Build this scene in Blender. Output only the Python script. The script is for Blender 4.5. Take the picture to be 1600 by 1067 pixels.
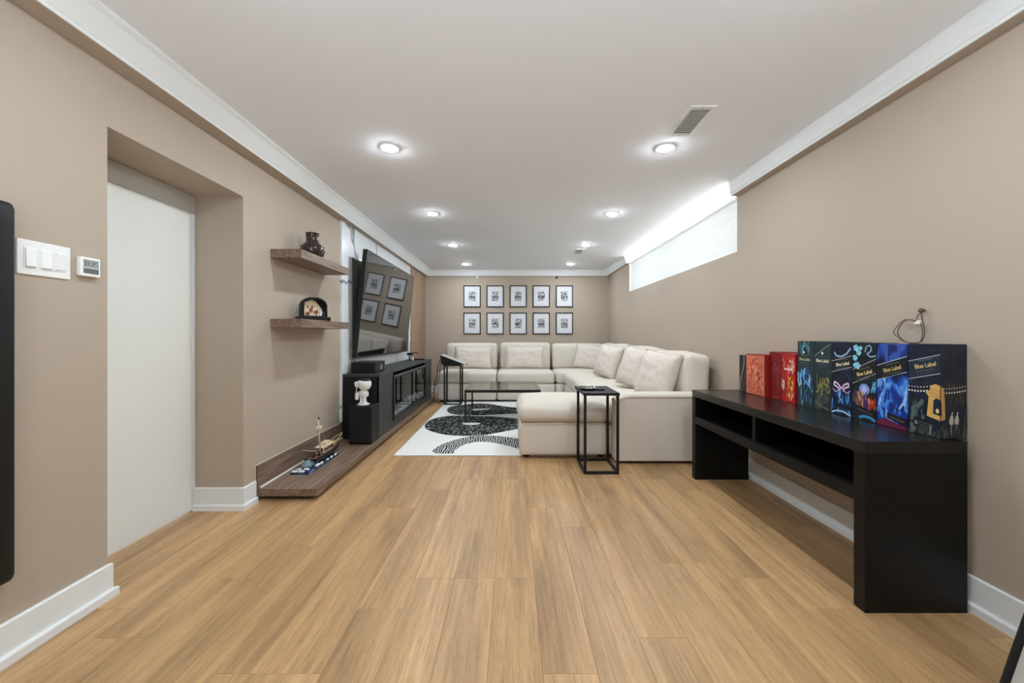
import bpy, bmesh, math, random
from mathutils import Vector, Matrix, noise

for o in list(bpy.data.objects):
    bpy.data.objects.remove(o, do_unlink=True)
S = bpy.context.scene
COL = S.collection
R = math.radians

# ------------------------------------------------------------------ camera, daylight, exposure
cd = bpy.data.cameras.new('camera')
cam = bpy.data.objects.new('camera', cd)
COL.objects.link(cam)
cam.location = (0, 0, 1.1)
cam.rotation_euler = (R(90), 0, 0)
cd.sensor_width = 36
cd.lens = 13.725
cd.shift_y = -0.0059
cd.clip_start = 0.02
S.camera = cam

W = bpy.data.worlds.new('overcast_daylight')
S.world = W
W.use_nodes = True
W.node_tree.nodes['Background'].inputs[0].default_value = (1.0, 0.99, 0.97, 1)
W.node_tree.nodes['Background'].inputs[1].default_value = 13.0

pl = bpy.data.lights.new('window_portal', 'AREA')
pl.shape = 'RECTANGLE'
pl.size = 0.56
pl.size_y = 2.95
pl.cycles.is_portal = True
po = bpy.data.objects.new('window_portal', pl)
COL.objects.link(po)
po.location = (2.13, 4.675, 2.07)
po.rotation_euler = (0, R(90), 0)

S.view_settings.view_transform = 'Standard'
S.view_settings.look = 'None'
S.view_settings.gamma = 1
S.view_settings.use_curve_mapping = False
S.view_settings.exposure = 0.0
LAMP = 450.0
# added fill light behind the camera, aimed up to brighten the ceiling
sb = bpy.data.lights.new('added_ceiling_fill', 'AREA')
sb.shape = 'RECTANGLE'
sb.size = 1.6
sb.size_y = 1.0
sb.energy = 34
sb.spread = R(110)
sb.color = (.78, .90, 1.0)
sbo = bpy.data.objects.new('added_ceiling_fill', sb)
COL.objects.link(sbo)
sbo.location = (0.05, -1.3, .75)
sbo.rotation_euler = (R(180 - 42), 0, 0)

# ------------------------------------------------------------------ helpers
def lin(c):
    return tuple(((v / 255) / 12.92 if v / 255 <= .04045 else ((v / 255 + .055) / 1.055) ** 2.4) for v in c)

def new_mat(name):
    m = bpy.data.materials.new(name)
    m.use_nodes = True
    nt = m.node_tree
    return m, nt, nt.nodes['Principled BSDF']

def mat(name, rgb, rough=.5, metal=0, spec=.5, bump=0, bscale=200, var=0, vscale=6, stretch=(1, 1, 1), emit=0, coat=0, ior=None):
    m, nt, b = new_mat(name)
    c = lin(rgb)
    b.inputs['Base Color'].default_value = (*c, 1)
    b.inputs['Roughness'].default_value = rough
    b.inputs['Metallic'].default_value = metal
    b.inputs['Specular IOR Level'].default_value = spec
    b.inputs['Coat Weight'].default_value = coat
    if ior:
        b.inputs['IOR'].default_value = ior
    if emit:
        b.inputs['Emission Color'].default_value = (*c, 1)
        b.inputs['Emission Strength'].default_value = emit
    N = nt.nodes
    L = nt.links
    if bump or var:
        tc = N.new('ShaderNodeTexCoord')
        mp = N.new('ShaderNodeMapping')
        mp.inputs['Scale'].default_value = stretch
        L.new(tc.outputs['Object'], mp.inputs[0])
    if bump:
        t = N.new('ShaderNodeTexNoise')
        t.inputs['Scale'].default_value = bscale
        t.inputs['Detail'].default_value = 3
        L.new(mp.outputs[0], t.inputs['Vector'])
        bp = N.new('ShaderNodeBump')
        bp.inputs['Strength'].default_value = bump
        bp.inputs['Distance'].default_value = .004
        L.new(t.outputs[0], bp.inputs['Height'])
        L.new(bp.outputs[0], b.inputs['Normal'])
    if var:
        t = N.new('ShaderNodeTexNoise')
        t.inputs['Scale'].default_value = vscale
        t.inputs['Detail'].default_value = 5
        L.new(mp.outputs[0], t.inputs['Vector'])
        r = N.new('ShaderNodeValToRGB')
        r.color_ramp.elements[0].position = .3
        r.color_ramp.elements[1].position = .7
        r.color_ramp.elements[0].color = (*[v * (1 - var) for v in c], 1)
        r.color_ramp.elements[1].color = (*[min(1, v * (1 + var)) for v in c], 1)
        L.new(t.outputs[0], r.inputs[0])
        L.new(r.outputs[0], b.inputs['Base Color'])
    return m

def ramp_mat(name, stops, scale=5, stretch=(1, 1, 1), rough=.45, distort=0, detail=6, coord='Object', wave=False, rnd=0, bump=0, spec=.5):
    """noise (or wave) driven colour ramp; rnd shifts the pattern per object"""
    m, nt, b = new_mat(name)
    N = nt.nodes
    L = nt.links
    tc = N.new('ShaderNodeTexCoord')
    src = tc.outputs[coord]
    if rnd:
        oi = N.new('ShaderNodeObjectInfo')
        ml = N.new('ShaderNodeVectorMath')
        ml.operation = 'ADD'
        cm = N.new('ShaderNodeMath')
        cm.operation = 'MULTIPLY'
        cm.inputs[1].default_value = 60
        L.new(oi.outputs['Random'], cm.inputs[0])
        cb = N.new('ShaderNodeCombineXYZ')
        L.new(cm.outputs[0], cb.inputs[0])
        L.new(cm.outputs[0], cb.inputs[2])
        L.new(src, ml.inputs[0])
        L.new(cb.outputs[0], ml.inputs[1])
        src = ml.outputs[0]
    mp = N.new('ShaderNodeMapping')
    mp.inputs['Scale'].default_value = stretch
    L.new(src, mp.inputs[0])
    t = N.new('ShaderNodeTexWave' if wave else 'ShaderNodeTexNoise')
    t.inputs['Scale'].default_value = scale
    t.inputs['Detail'].default_value = detail
    t.inputs['Distortion'].default_value = distort
    L.new(mp.outputs[0], t.inputs['Vector'])
    r = N.new('ShaderNodeValToRGB')
    e = r.color_ramp.elements
    while len(e) < len(stops):
        e.new(.5)
    for i, (p, c) in enumerate(stops):
        e[i].position = p
        e[i].color = (*lin(c), 1)
    L.new(t.outputs['Fac'] if not wave else t.outputs['Fac'], r.inputs[0])
    out = r.outputs[0]
    if rnd:
        hs = N.new('ShaderNodeHueSaturation')
        mr = N.new('ShaderNodeMapRange')
        mr.inputs['To Min'].default_value = 1 - rnd
        mr.inputs['To Max'].default_value = 1 + rnd
        L.new(oi.outputs['Random'], mr.inputs['Value'])
        L.new(mr.outputs[0], hs.inputs['Value'])
        L.new(out, hs.inputs['Color'])
        out = hs.outputs[0]
    L.new(out, b.inputs['Base Color'])
    b.inputs['Roughness'].default_value = rough
    b.inputs['Specular IOR Level'].default_value = spec
    if bump:
        bp = N.new('ShaderNodeBump')
        bp.inputs['Strength'].default_value = bump
        bp.inputs['Distance'].default_value = .002
        L.new(t.outputs['Fac'], bp.inputs['Height'])
        L.new(bp.outputs[0], b.inputs['Normal'])
    return m

def glass_mat(name, tint=(255, 255, 255), refl=.08, rough=0.0, ior=1.5):
    m = bpy.data.materials.new(name)
    m.use_nodes = True
    nt = m.node_tree
    N = nt.nodes
    N.clear()
    o = N.new('ShaderNodeOutputMaterial')
    mx = N.new('ShaderNodeMixShader')
    tr = N.new('ShaderNodeBsdfTransparent')
    tr.inputs[0].default_value = (*lin(tint), 1)
    gl = N.new('ShaderNodeBsdfGlossy')
    gl.inputs['Roughness'].default_value = rough
    lw = N.new('ShaderNodeFresnel')
    lw.inputs[0].default_value = ior
    ad = N.new('ShaderNodeMath')
    ad.operation = 'ADD'
    ad.inputs[1].default_value = refl
    ad.use_clamp = True
    nt.links.new(lw.outputs[0], ad.inputs[0])
    ge = N.new('ShaderNodeNewGeometry')      # only the outer face of a pane reflects
    fr = N.new('ShaderNodeMath')
    fr.operation = 'SUBTRACT'
    fr.inputs[0].default_value = 1
    nt.links.new(ge.outputs['Backfacing'], fr.inputs[1])
    ml = N.new('ShaderNodeMath')
    ml.operation = 'MULTIPLY'
    nt.links.new(ad.outputs[0], ml.inputs[0])
    nt.links.new(fr.outputs[0], ml.inputs[1])
    nt.links.new(ml.outputs[0], mx.inputs[0])
    nt.links.new(tr.outputs[0], mx.inputs[1])
    nt.links.new(gl.outputs[0], mx.inputs[2])
    nt.links.new(mx.outputs[0], o.inputs[0])
    return m

ORG = {}

class MB:
    """collects shapes in world coordinates; build() links them as ONE mesh object"""
    def __init__(s):
        s.bm = bmesh.new()
        s.mats = []
    def mi(s, m):
        if m is None:
            return 0
        if m not in s.mats:
            s.mats.append(m)
        return s.mats.index(m)
    def face(s, pts, m=None, smooth=False):
        f = s.bm.faces.new([s.bm.verts.new(p) for p in pts])
        f.material_index = s.mi(m)
        f.smooth = smooth
        return f
    def box(s, x0, x1, y0, y1, z0, z1, bev=0, m=None, seg=2, mx=None):
        bm = bmesh.new()
        bmesh.ops.create_cube(bm, size=1)
        for v in bm.verts:
            v.co = Vector(((x0 + x1) / 2 + v.co.x * (x1 - x0), (y0 + y1) / 2 + v.co.y * (y1 - y0), (z0 + z1) / 2 + v.co.z * (z1 - z0)))
        if bev:
            bmesh.ops.bevel(bm, geom=bm.edges[:], offset=bev, segments=seg, profile=.5, affect='EDGES')
        s.merge(bm, m, mx, smooth=False)
        return s
    def merge(s, bm, m=None, mx=None, smooth=None):
        if mx is not None:
            bm.transform(mx)
        k = s.mi(m)
        mp = {}
        for v in bm.verts:
            mp[v] = s.bm.verts.new(v.co)
        for f in bm.faces:
            try:
                g = s.bm.faces.new([mp[v] for v in f.verts])
                g.material_index = k
                g.smooth = f.smooth if smooth is None else smooth
            except ValueError:
                pass
        bm.free()
    def grid(s, fn, nu, nv, m=None, closed_u=False):
        k = s.mi(m)
        vs = [[s.bm.verts.new(fn(i / nu, j / nv)) for j in range(nv + 1)] for i in range(nu if closed_u else nu + 1)]
        for i in range(nu):
            for j in range(nv):
                a = vs[i][j], vs[(i + 1) % len(vs)][j], vs[(i + 1) % len(vs)][j + 1], vs[i][j + 1]
                f = s.bm.faces.new(a)
                f.smooth = True
                f.material_index = k
    def cyl(s, p0, p1, r0, r1=None, n=20, m=None, caps=True):
        r1 = r0 if r1 is None else r1
        p0 = Vector(p0)
        p1 = Vector(p1)
        d = (p1 - p0).normalized()
        a = d.orthogonal().normalized()
        b = d.cross(a)
        k = s.mi(m)
        A = [s.bm.verts.new(p0 + r0 * (a * math.cos(t) + b * math.sin(t))) for t in [2 * math.pi * i / n for i in range(n)]]
        B = [s.bm.verts.new(p1 + r1 * (a * math.cos(t) + b * math.sin(t))) for t in [2 * math.pi * i / n for i in range(n)]]
        for i in range(n):
            f = s.bm.faces.new((A[i], A[(i + 1) % n], B[(i + 1) % n], B[i]))
            f.smooth = True
            f.material_index = k
        if caps:
            f = s.bm.faces.new(A[::-1])
            f.material_index = k
            f = s.bm.faces.new(B)
            f.material_index = k
        return s
    def lathe(s, prof, cx, cy, n=28, m=None):
        k = s.mi(m)
        rings = []
        for r, z in prof:
            rings.append([s.bm.verts.new((cx + r * math.cos(2 * math.pi * i / n), cy + r * math.sin(2 * math.pi * i / n), z)) for i in range(n)])
        for a, b in zip(rings, rings[1:]):
            for i in range(n):
                f = s.bm.faces.new((a[i], a[(i + 1) % n], b[(i + 1) % n], b[i]))
                f.smooth = True
                f.material_index = k
        for ring, rev in ((rings[0], True), (rings[-1], False)):
            f = s.bm.faces.new(ring[::-1] if rev else ring)
            f.material_index = k
        return s
    def tube(s, pts, r, n=8, m=None):
        P = [Vector(p) for p in pts]
        Q = []
        for i in range(len(P) - 1):            # Catmull-Rom smoothing
            p0, p1, p2, p3 = P[max(i - 1, 0)], P[i], P[i + 1], P[min(i + 2, len(P) - 1)]
            for t in (0, .25, .5, .75):
                Q.append(.5 * ((2 * p1) + (p2 - p0) * t + (2 * p0 - 5 * p1 + 4 * p2 - p3) * t * t + (3 * p1 - p0 - 3 * p2 + p3) * t ** 3))
        Q.append(P[-1])
        k = s.mi(m)
        rings = []
        ref = None
        for i, q in enumerate(Q):
            d = (Q[min(i + 1, len(Q) - 1)] - Q[max(i - 1, 0)]).normalized()
            if ref is None:
                ref = d.orthogonal().normalized()
            ref = (ref - d * ref.dot(d)).normalized()
            b = d.cross(ref)
            rings.append([s.bm.verts.new(q + r * (ref * math.cos(2 * math.pi * j / n) + b * math.sin(2 * math.pi * j / n))) for j in range(n)])
        for a, b in zip(rings, rings[1:]):
            for j in range(n):
                f = s.bm.faces.new((a[j], a[(j + 1) % n], b[(j + 1) % n], b[j]))
                f.smooth = True
                f.material_index = k
        s.bm.faces.new(rings[0][::-1]).material_index = k
        s.bm.faces.new(rings[-1]).material_index = k
        return s
    def prism(s, poly, fn, a, b, m=None, smooth=False):
        """polygon (u,v) swept from a to b; fn(u,v,t) -> point; a and b may be functions of (u,v)"""
        k = s.mi(m)
        fa = a if callable(a) else (lambda u, v: a)
        fb = b if callable(b) else (lambda u, v: b)
        A = [s.bm.verts.new(fn(u, v, fa(u, v))) for u, v in poly]
        B = [s.bm.verts.new(fn(u, v, fb(u, v))) for u, v in poly]
        n = len(poly)
        for i in range(n):
            f = s.bm.faces.new((A[i], A[(i + 1) % n], B[(i + 1) % n], B[i]))
            f.material_index = k
            f.smooth = smooth
        s.bm.faces.new(A[::-1]).material_index = k
        s.bm.faces.new(B).material_index = k
        return s
    def soft(s, x0, x1, y0, y1, z0, z1, r, puff=(0, 0, 0), n=10, wr=0, seed=0, m=None, mx=None):
        """upholstered block: rounded box whose faces bulge a little"""
        bm = bmesh.new()
        h = Vector(((x1 - x0) / 2, (y1 - y0) / 2, (z1 - z0) / 2))
        c = Vector(((x0 + x1) / 2, (y0 + y1) / 2, (z0 + z1) / 2))
        g = []
        for i in range(n + 1):
            t = -1 + 2 * i / n
            g.append(math.copysign(1 - (1 - abs(t)) ** 1.7, t))
        cache = {}
        def V(p):
            key = tuple(round(q, 5) for q in p)
            if key not in cache:
                d = Vector((p[0] * h.x, p[1] * h.y, p[2] * h.z))
                rr = min(r, h.x * .98, h.y * .98, h.z * .98)
                q = Vector([max(-h[i] + rr, min(h[i] - rr, d[i])) for i in range(3)])
                e = d - q
                if e.length > 1e-9:
                    d = q + e.normalized() * rr
                w = [1 - p[i] ** 2 for i in range(3)]
                d.x += puff[0] * p[0] * w[1] * w[2]
                d.y += puff[1] * p[1] * w[0] * w[2]
                d.z += puff[2] * p[2] * w[0] * w[1]
                if wr:
                    nv = noise.noise(d * 7 + Vector((seed * 3.1, seed, 0))) + .5 * noise.noise(d * 17 + Vector((seed, 0, 5)))
                    if e.length > 1e-9 or True:
                        dn = d.normalized()
                        d += dn * nv * wr
                cache[key] = bm.verts.new(d + c)
            return cache[key]
        for ax in range(3):
            for sg in (-1, 1):
                for i in range(n):
                    for j in range(n):
                        q = []
                        for a, b in ((g[i], g[j]), (g[i + 1], g[j]), (g[i + 1], g[j + 1]), (g[i], g[j + 1])):
                            p = [0, 0, 0]
                            p[ax] = sg
                            p[(ax + 1) % 3] = a
                            p[(ax + 2) % 3] = b
                            q.append(V(p))
                        if sg < 0:
                            q.reverse()
                        f = bm.faces.new(q)
                        f.smooth = True
        s.merge(bm, m, mx, smooth=True)
        return s
    def build(s, name, m=None, parent=None, origin=None):
        me = bpy.data.meshes.new(name)
        bmesh.ops.recalc_face_normals(s.bm, faces=s.bm.faces[:])
        off = ORG.get(parent.name, Vector()) if parent is not None else (Vector(origin) if origin else Vector())
        if off.length:
            bmesh.ops.translate(s.bm, verts=s.bm.verts[:], vec=-off)
        s.bm.to_mesh(me)
        s.bm.free()
        for k in (s.mats or [m]):
            me.materials.append(k)
        o = bpy.data.objects.new(name, me)
        COL.objects.link(o)
        if parent is not None:
            o.parent = parent
        elif off.length:
            o.location = off
        ORG[o.name] = off
        return o

def box(name, m, parent, *a, bev=0, **k):
    return MB().box(*a, bev=bev, **k).build(name, m, parent)

def tag(o, label, cat, group=None, kind=None):
    o['label'] = label
    o['category'] = cat
    if group:
        o['group'] = group
    if kind:
        o['kind'] = kind
    return o

def thing(name, label, cat, loc, group=None):
    o = bpy.data.objects.new(name, None)
    o.empty_display_size = .1
    COL.objects.link(o)
    o.location = loc
    ORG[o.name] = Vector(loc)
    return tag(o, label, cat, group)

def struct(o):
    o['kind'] = 'structure'
    return o

def copy_tree(o, parent=None):
    c = o.copy()
    COL.objects.link(c)
    if parent is not None:
        c.parent = parent
    for ch in list(o.children):
        copy_tree(ch, c)
    return c

def text_mesh(txt, size, m, mx, name, parent, bold=.0, ext=.0004, shear=0, align='CENTER', wide=1.0):
    cu = bpy.data.curves.new(name, 'FONT')
    cu.body = txt
    cu.size = size
    cu.extrude = ext
    cu.offset = bold
    cu.shear = shear
    cu.align_x = align
    cu.align_y = 'CENTER'
    cu.resolution_u = 3
    t = bpy.data.objects.new('tmp', cu)
    COL.objects.link(t)
    bpy.context.view_layer.update()
    me = bpy.data.meshes.new_from_object(t.evaluated_get(bpy.context.evaluated_depsgraph_get()))
    bpy.data.objects.remove(t, do_unlink=True)
    bpy.data.curves.remove(cu)
    me.transform(Matrix.Diagonal((wide, 1, 1, 1)))
    me.transform(mx)
    off = ORG.get(parent.name, Vector())
    me.transform(Matrix.Translation(-off))
    me.materials.clear()
    me.materials.append(m)
    o = bpy.data.objects.new(name, me)
    COL.objects.link(o)
    o.parent = parent
    ORG[o.name] = off
    return o

# ------------------------------------------------------------------ materials
M = {}
M['wall'] = mat('taupe_paint', (182, 167, 150), .75, bump=.05, bscale=350, spec=.3)
M['ceiling'] = mat('ceiling_paint', (242, 243, 246), .85, bump=.05, bscale=250, spec=.2)
M['white'] = mat('white_trim_paint', (232, 234, 233), .4)
M['door'] = mat('white_door_paint', (242, 244, 240), .45)
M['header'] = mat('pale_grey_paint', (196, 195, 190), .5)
M['plank'] = ramp_mat('oak_vinyl_plank', [(.25, (155, 120, 83)), (.42, (175, 138, 96)), (.58, (187, 149, 105)), (.78, (198, 161, 117))], scale=3.0, stretch=(7, .33, 1), rough=.42, distort=.9, detail=10, rnd=.045, spec=.4)
def plank_detail(m):
    nt = m.node_tree
    N, L = nt.nodes, nt.links
    b = N['Principled BSDF']
    src = b.inputs['Base Color'].links[0].from_socket
    vec = [n for n in N if n.type == 'TEX_NOISE'][0].inputs['Vector'].links[0].from_node.inputs[0].links[0].from_socket
    def streak(scale, st, lo, hi, dark):
        mp = N.new('ShaderNodeMapping')
        mp.inputs['Scale'].default_value = st
        L.new(vec, mp.inputs[0])
        t = N.new('ShaderNodeTexNoise')
        t.inputs['Scale'].default_value = scale
        t.inputs['Detail'].default_value = 6
        L.new(mp.outputs[0], t.inputs['Vector'])
        r = N.new('ShaderNodeMapRange')
        r.inputs['From Min'].default_value = lo
        r.inputs['From Max'].default_value = hi
        r.inputs['To Min'].default_value = dark
        r.inputs['To Max'].default_value = 1.05
        L.new(t.outputs[0], r.inputs['Value'])
        return r.outputs[0]
    fine = streak(9, (16, .6, 1), .34, .52, .84)
    broad = streak(1.3, (5, .55, 1), .38, .56, .80)
    hair = streak(24, (16, 1.1, 1), .36, .5, .88)
    k0 = N.new('ShaderNodeMath')
    k0.operation = 'MULTIPLY'
    L.new(fine, k0.inputs[0])
    L.new(hair, k0.inputs[1])
    kn = N.new('ShaderNodeMath')
    kn.operation = 'MULTIPLY'
    L.new(k0.outputs[0], kn.inputs[0])
    L.new(broad, kn.inputs[1])
    mx = N.new('ShaderNodeVectorMath')
    mx.operation = 'SCALE'
    L.new(src, mx.inputs[0])
    L.new(kn.outputs[0], mx.inputs['Scale'])
    L.new(mx.outputs[0], b.inputs['Base Color'])
plank_detail(M['plank'])
M['subfloor'] = mat('floor_edge', (150, 112, 76), .6)
M['walnut'] = ramp_mat('walnut_laminate', [(.3, (92, 73, 60)), (.5, (124, 102, 86)), (.72, (152, 128, 110))], scale=4, stretch=(14, .8, 14), rough=.5, distort=.8, detail=8)
M['warm_panel'] = ramp_mat('warm_brown_panel', [(.3, (140, 112, 92)), (.7, (172, 142, 120))], scale=3, stretch=(10, 10, .5), rough=.55, distort=.5)
M['edge_white'] = mat('pale_edge_strip', (225, 220, 210), .5)
M['black'] = mat('black_satin', (20, 21, 21), .5, spec=.3, bump=.03, bscale=300)
M['black_wood'] = ramp_mat('black_brown_wood', [(.3, (10, 10, 10)), (.7, (19, 18, 17))], scale=5, stretch=(10, 1, 10), rough=.42, detail=6, spec=.25)
M['black_top'] = ramp_mat('black_brown_wood_top', [(.3, (12, 12, 12)), (.7, (22, 21, 20))], scale=5, stretch=(10, 1, 10), rough=.27, detail=6, spec=.45)
M['charcoal'] = mat('charcoal_laminate', (52, 55, 55), .45, bump=.03, bscale=250)
M['dark_in'] = mat('firebox_black', (12, 13, 14), .6)
M['metal_black'] = mat('black_powder_metal', (22, 22, 22), .45, metal=.3)
M['chrome'] = mat('steel_edge', (170, 175, 178), .3, metal=.8)
M['screen'] = mat('tv_screen_gloss', (20, 21, 20), .04, spec=.9, ior=2.1)
M['firescreen'] = glass_mat('fire_glass', (225, 228, 228), .06)
M['glass_top'] = glass_mat('smoked_table_glass', (185, 187, 187), .12)
M['clear'] = glass_mat('clear_glass', (250, 252, 252), 0)
M['matt_glazing'] = glass_mat('anti_reflex_glazing', (252, 252, 252), 0, ior=1.12)
M['dark_panel'] = ramp_mat('dark_stone_gloss', [(.0, (150, 150, 145)), (.03, (116, 118, 110)), (.12, (112, 114, 106))], scale=.9, stretch=(1, 1, 1.4), rough=.12, distort=3, wave=True, detail=3)
M['marble'] = None
M['fabric'] = mat('cream_upholstery', (219, 209, 196), .95, bump=.25, bscale=420, var=.03, vscale=120, spec=.1)
M['pillow'] = mat('cream_pillow_fabric', (222, 210, 199), .95, bump=.25, bscale=450, var=.05, vscale=30, spec=.1)
M['piping'] = mat('cream_welt', (205, 194, 180), .95, spec=.1)
M['rug'] = mat('ivory_rug_pile', (236, 234, 228), 1, bump=.3, bscale=500, spec=.05)
M['snake'] = ramp_mat('black_snake_print', [(.0, (24, 27, 28)), (.56, (34, 37, 38)), (.64, (200, 200, 196))], scale=34, stretch=(1, 1.5, 1), rough=1, distort=.8, detail=8, spec=.05)
M['snake2'] = ramp_mat('striped_snake_print', [(.0, (26, 28, 29)), (.50, (34, 36, 37)), (.60, (200, 200, 196))], scale=5.5, stretch=(2.6, 1.4, 1), rough=1, distort=9, detail=4, wave=True, spec=.05)
M['lamp'] = mat('led_lens', (232, 245, 255), .5, emit=LAMP)
M['vase'] = mat('dark_brown_glass_vase', (40, 24, 20), .12, coat=.6)
M['plastic_w'] = mat('white_plastic', (240, 240, 238), .35)
M['lcd'] = mat('grey_lcd', (150, 160, 158), .25)
M['lcd_dark'] = mat('lcd_dark_band', (95, 102, 104), .25)
M['ink'] = mat('lcd_ink', (45, 50, 52), .5)
M['frame'] = mat('black_picture_frame', (13, 12, 12), .55, spec=.25)
M['gold'] = mat('gold_foil', (214, 186, 120), .4, metal=.2)

def marble():
    m, nt, b = new_mat('white_veined_marble')
    N, L = nt.nodes, nt.links
    tc = N.new('ShaderNodeTexCoord')
    nz = N.new('ShaderNodeTexNoise')
    nz.inputs['Scale'].default_value = .62
    nz.inputs['Detail'].default_value = 3
    nz.inputs['Distortion'].default_value = 1.2
    mp = N.new('ShaderNodeMapping')
    mp.inputs['Location'].default_value = (0, 2.35, .3)
    mp.inputs['Rotation'].default_value = (R(28), 0, 0)
    mp.inputs['Scale'].default_value = (1, 1.1, .8)
    L.new(tc.outputs['Object'], mp.inputs[0])
    L.new(mp.outputs[0], nz.inputs['Vector'])
    sb = N.new('ShaderNodeMath')
    sb.operation = 'SUBTRACT'
    sb.inputs[1].default_value = .5
    ab = N.new('ShaderNodeMath')
    ab.operation = 'ABSOLUTE'
    L.new(nz.outputs[0], sb.inputs[0])
    L.new(sb.outputs[0], ab.inputs[0])
    r = N.new('ShaderNodeValToRGB')
    e = r.color_ramp.elements
    e[0].position, e[0].color = 0, (*lin((120, 124, 128)), 1)
    e[1].position, e[1].color = .014, (*lin((236, 238, 240)), 1)
    L.new(ab.outputs[0], r.inputs[0])
    L.new(r.outputs[0], b.inputs['Base Color'])
    b.inputs['Roughness'].default_value = .18
    return m
M['marble'] = marble()

def shade_mat():
    m = bpy.data.materials.new('translucent_shade_fabric')
    m.use_nodes = True
    nt = m.node_tree
    N = nt.nodes
    N.clear()
    o = N.new('ShaderNodeOutputMaterial')
    mx = N.new('ShaderNodeMixShader')
    mx.inputs[0].default_value = .15
    d = N.new('ShaderNodeBsdfDiffuse')
    d.inputs[0].default_value = (.86, .87, .87, 1)
    t = N.new('ShaderNodeBsdfTranslucent')
    t.inputs[0].default_value = (.9, .92, .92, 1)
    nt.links.new(d.outputs[0], mx.inputs[1])
    nt.links.new(t.outputs[0], mx.inputs[2])
    nt.links.new(mx.outputs[0], o.inputs[0])
    return m
M['shade'] = shade_mat()

# ------------------------------------------------------------------ room shell
XL, XR, YB, YF, ZC = -1.70, 1.845, 7.5, -2.6, 2.35
YZ = lambda u, v, t: (t, u, v)       # polygon in (Y,z), swept along X

fl = struct(box('floor', M['subfloor'], None, -2.05, 2.1, YF - .1, YB + .1, -.12, -.004))
rng = random.Random(4)
PW, PL, G = .18, 1.22, .0003
meshes = {}
def plank(x0, x1, y0, y1):
    key = (round(x1 - x0, 3), round(y1 - y0, 3))
    if key not in meshes:
        hx, hy = (x1 - x0) / 2 - G, (y1 - y0) / 2 - G
        mb = MB().box(-hx, hx, -hy, hy, -.0038, 0, bev=.0006, seg=1)
        me = bpy.data.meshes.new('plank')
        bmesh.ops.recalc_face_normals(mb.bm, faces=mb.bm.faces[:])
        mb.bm.to_mesh(me)
        mb.bm.free()
        me.materials.append(M['plank'])
        meshes[key] = me
    o = bpy.data.objects.new('plank', meshes[key])
    COL.objects.link(o)
    o.parent = fl
    o.location = ((x0 + x1) / 2, (y0 + y1) / 2, 0)
x = XL
k = 0
while x < XR - .01:
    x1 = min(x + PW, XR)
    y = .55 - rng.choice([0, .2, .35, .5, .75, .95, 1.1])
    while y < YB - .02:
        y1 = min(y + PL, YB)
        plank(x, x1, max(y, -.7), y1)
        y = y1
    x = x1
for a, b in ((-2.04, -1.88), (-1.88, -1.70)):
    plank(a, b, 1.64, 2.469)

struct(box('ceiling', M['ceiling'], None, -2.05, 2.1, YF - .1, YB + .1, ZC, ZC + .12))
lw = MB().prism([(YF, 0), (1.64, 0), (1.64, 1.978), (2.469, 1.978), (2.469, 0), (YB, 0), (YB, ZC), (YF, ZC)], YZ, -2.05, XL).build('wall_left', M['wall'])
struct(lw)
rw = MB().prism([(YF, 0), (YB, 0), (YB, ZC), (6.15, ZC), (6.15, 1.787), (3.2, 1.787), (3.2, ZC), (YF, ZC)], YZ, XR, 2.1).build('wall_right', M['wall'])
struct(rw)
struct(box('wall_back', M['wall'], None, XL, XR, YB, YB + .1, 0, ZC))
struct(box('wall_front', M['wall'], None, XL, XR, YF - .1, YF, 0, ZC))

# crown moulding, mitred
def crown(name, side, pt, pl, a, b):
    """cornice: face sweeps from projection pt at the ceiling to a lip at projection pl; painted soffit below"""
    fn = {'L': lambda p, z, t: (XL + p, t, ZC + z), 'R': lambda p, z, t: (XR - p, t, ZC + z), 'B': lambda p, z, t: (t, YB - p, ZC + z)}[side]
    prof = [(0, 0), (pt, 0), (pt, -.012), (pt - (pt - pl) * .25, -.026), (pl + .006, -.092), (pl, -.098), (pl, -.112), (0, -.112)]
    o = struct(MB().prism(prof, fn, a, b).build(name, M['white']))
    MB().prism([(0, -.1121), (pl - .004, -.1121), (pl - .004, -.114), (0, -.114)], fn, a, b).build('soffit', M['wall'], o)
crown('trim_1', 'L', .16, .088, YF, lambda p, z: YB - p * .45)
crown('trim_2', 'B', .075, .04, lambda p, z: XL + p * 2.2, lambda p, z: XR - p)
crown('trim_3', 'R', .075, .06, YF, 3.19)
crown('trim_4', 'R', .075, .04, 6.16, lambda p, z: YB - p)
# baseboards with a shoe strip
BB = [(0, 0), (.026, 0), (.026, .03), (.022, .036), (.013, .036), (.013, .136), (.009, .14), (0, .14)]
def base(name, fn, a, b):
    return struct(MB().prism(BB, fn, a, b).build(name, M['white']))
fl_ = lambda p, z, t: (XL + p, t, z)
base('baseboard_left', fl_, lambda p, z: YF, lambda p, z: 1.64 + p)
base('baseboard_left', fl_, lambda p, z: 2.469 - p, 2.578)
base('baseboard_left', lambda p, z, t: (t, 2.469 - p, z), -2.0, lambda p, z: XL + p)
base('baseboard_left', fl_, 6.62, lambda p, z: YB - p)
base('baseboard_right', lambda p, z, t: (XR - p, t, z), YF, lambda p, z: YB - p)
base('baseboard_back', lambda p, z, t: (t, YB - p, z), lambda p, z: XL + p, lambda p, z: XR - p)

# door in the recess
d = struct(MB().box(-2.045, -2.005, 1.645, 2.445, .006, 1.865, bev=.002).build('door_1', M['door']))
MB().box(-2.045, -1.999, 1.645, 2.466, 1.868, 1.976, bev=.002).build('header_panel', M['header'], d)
MB().box(-2.045, -1.999, 2.447, 2.466, .006, 1.866, bev=.001).build('door_jamb', M['white'], d)

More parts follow.
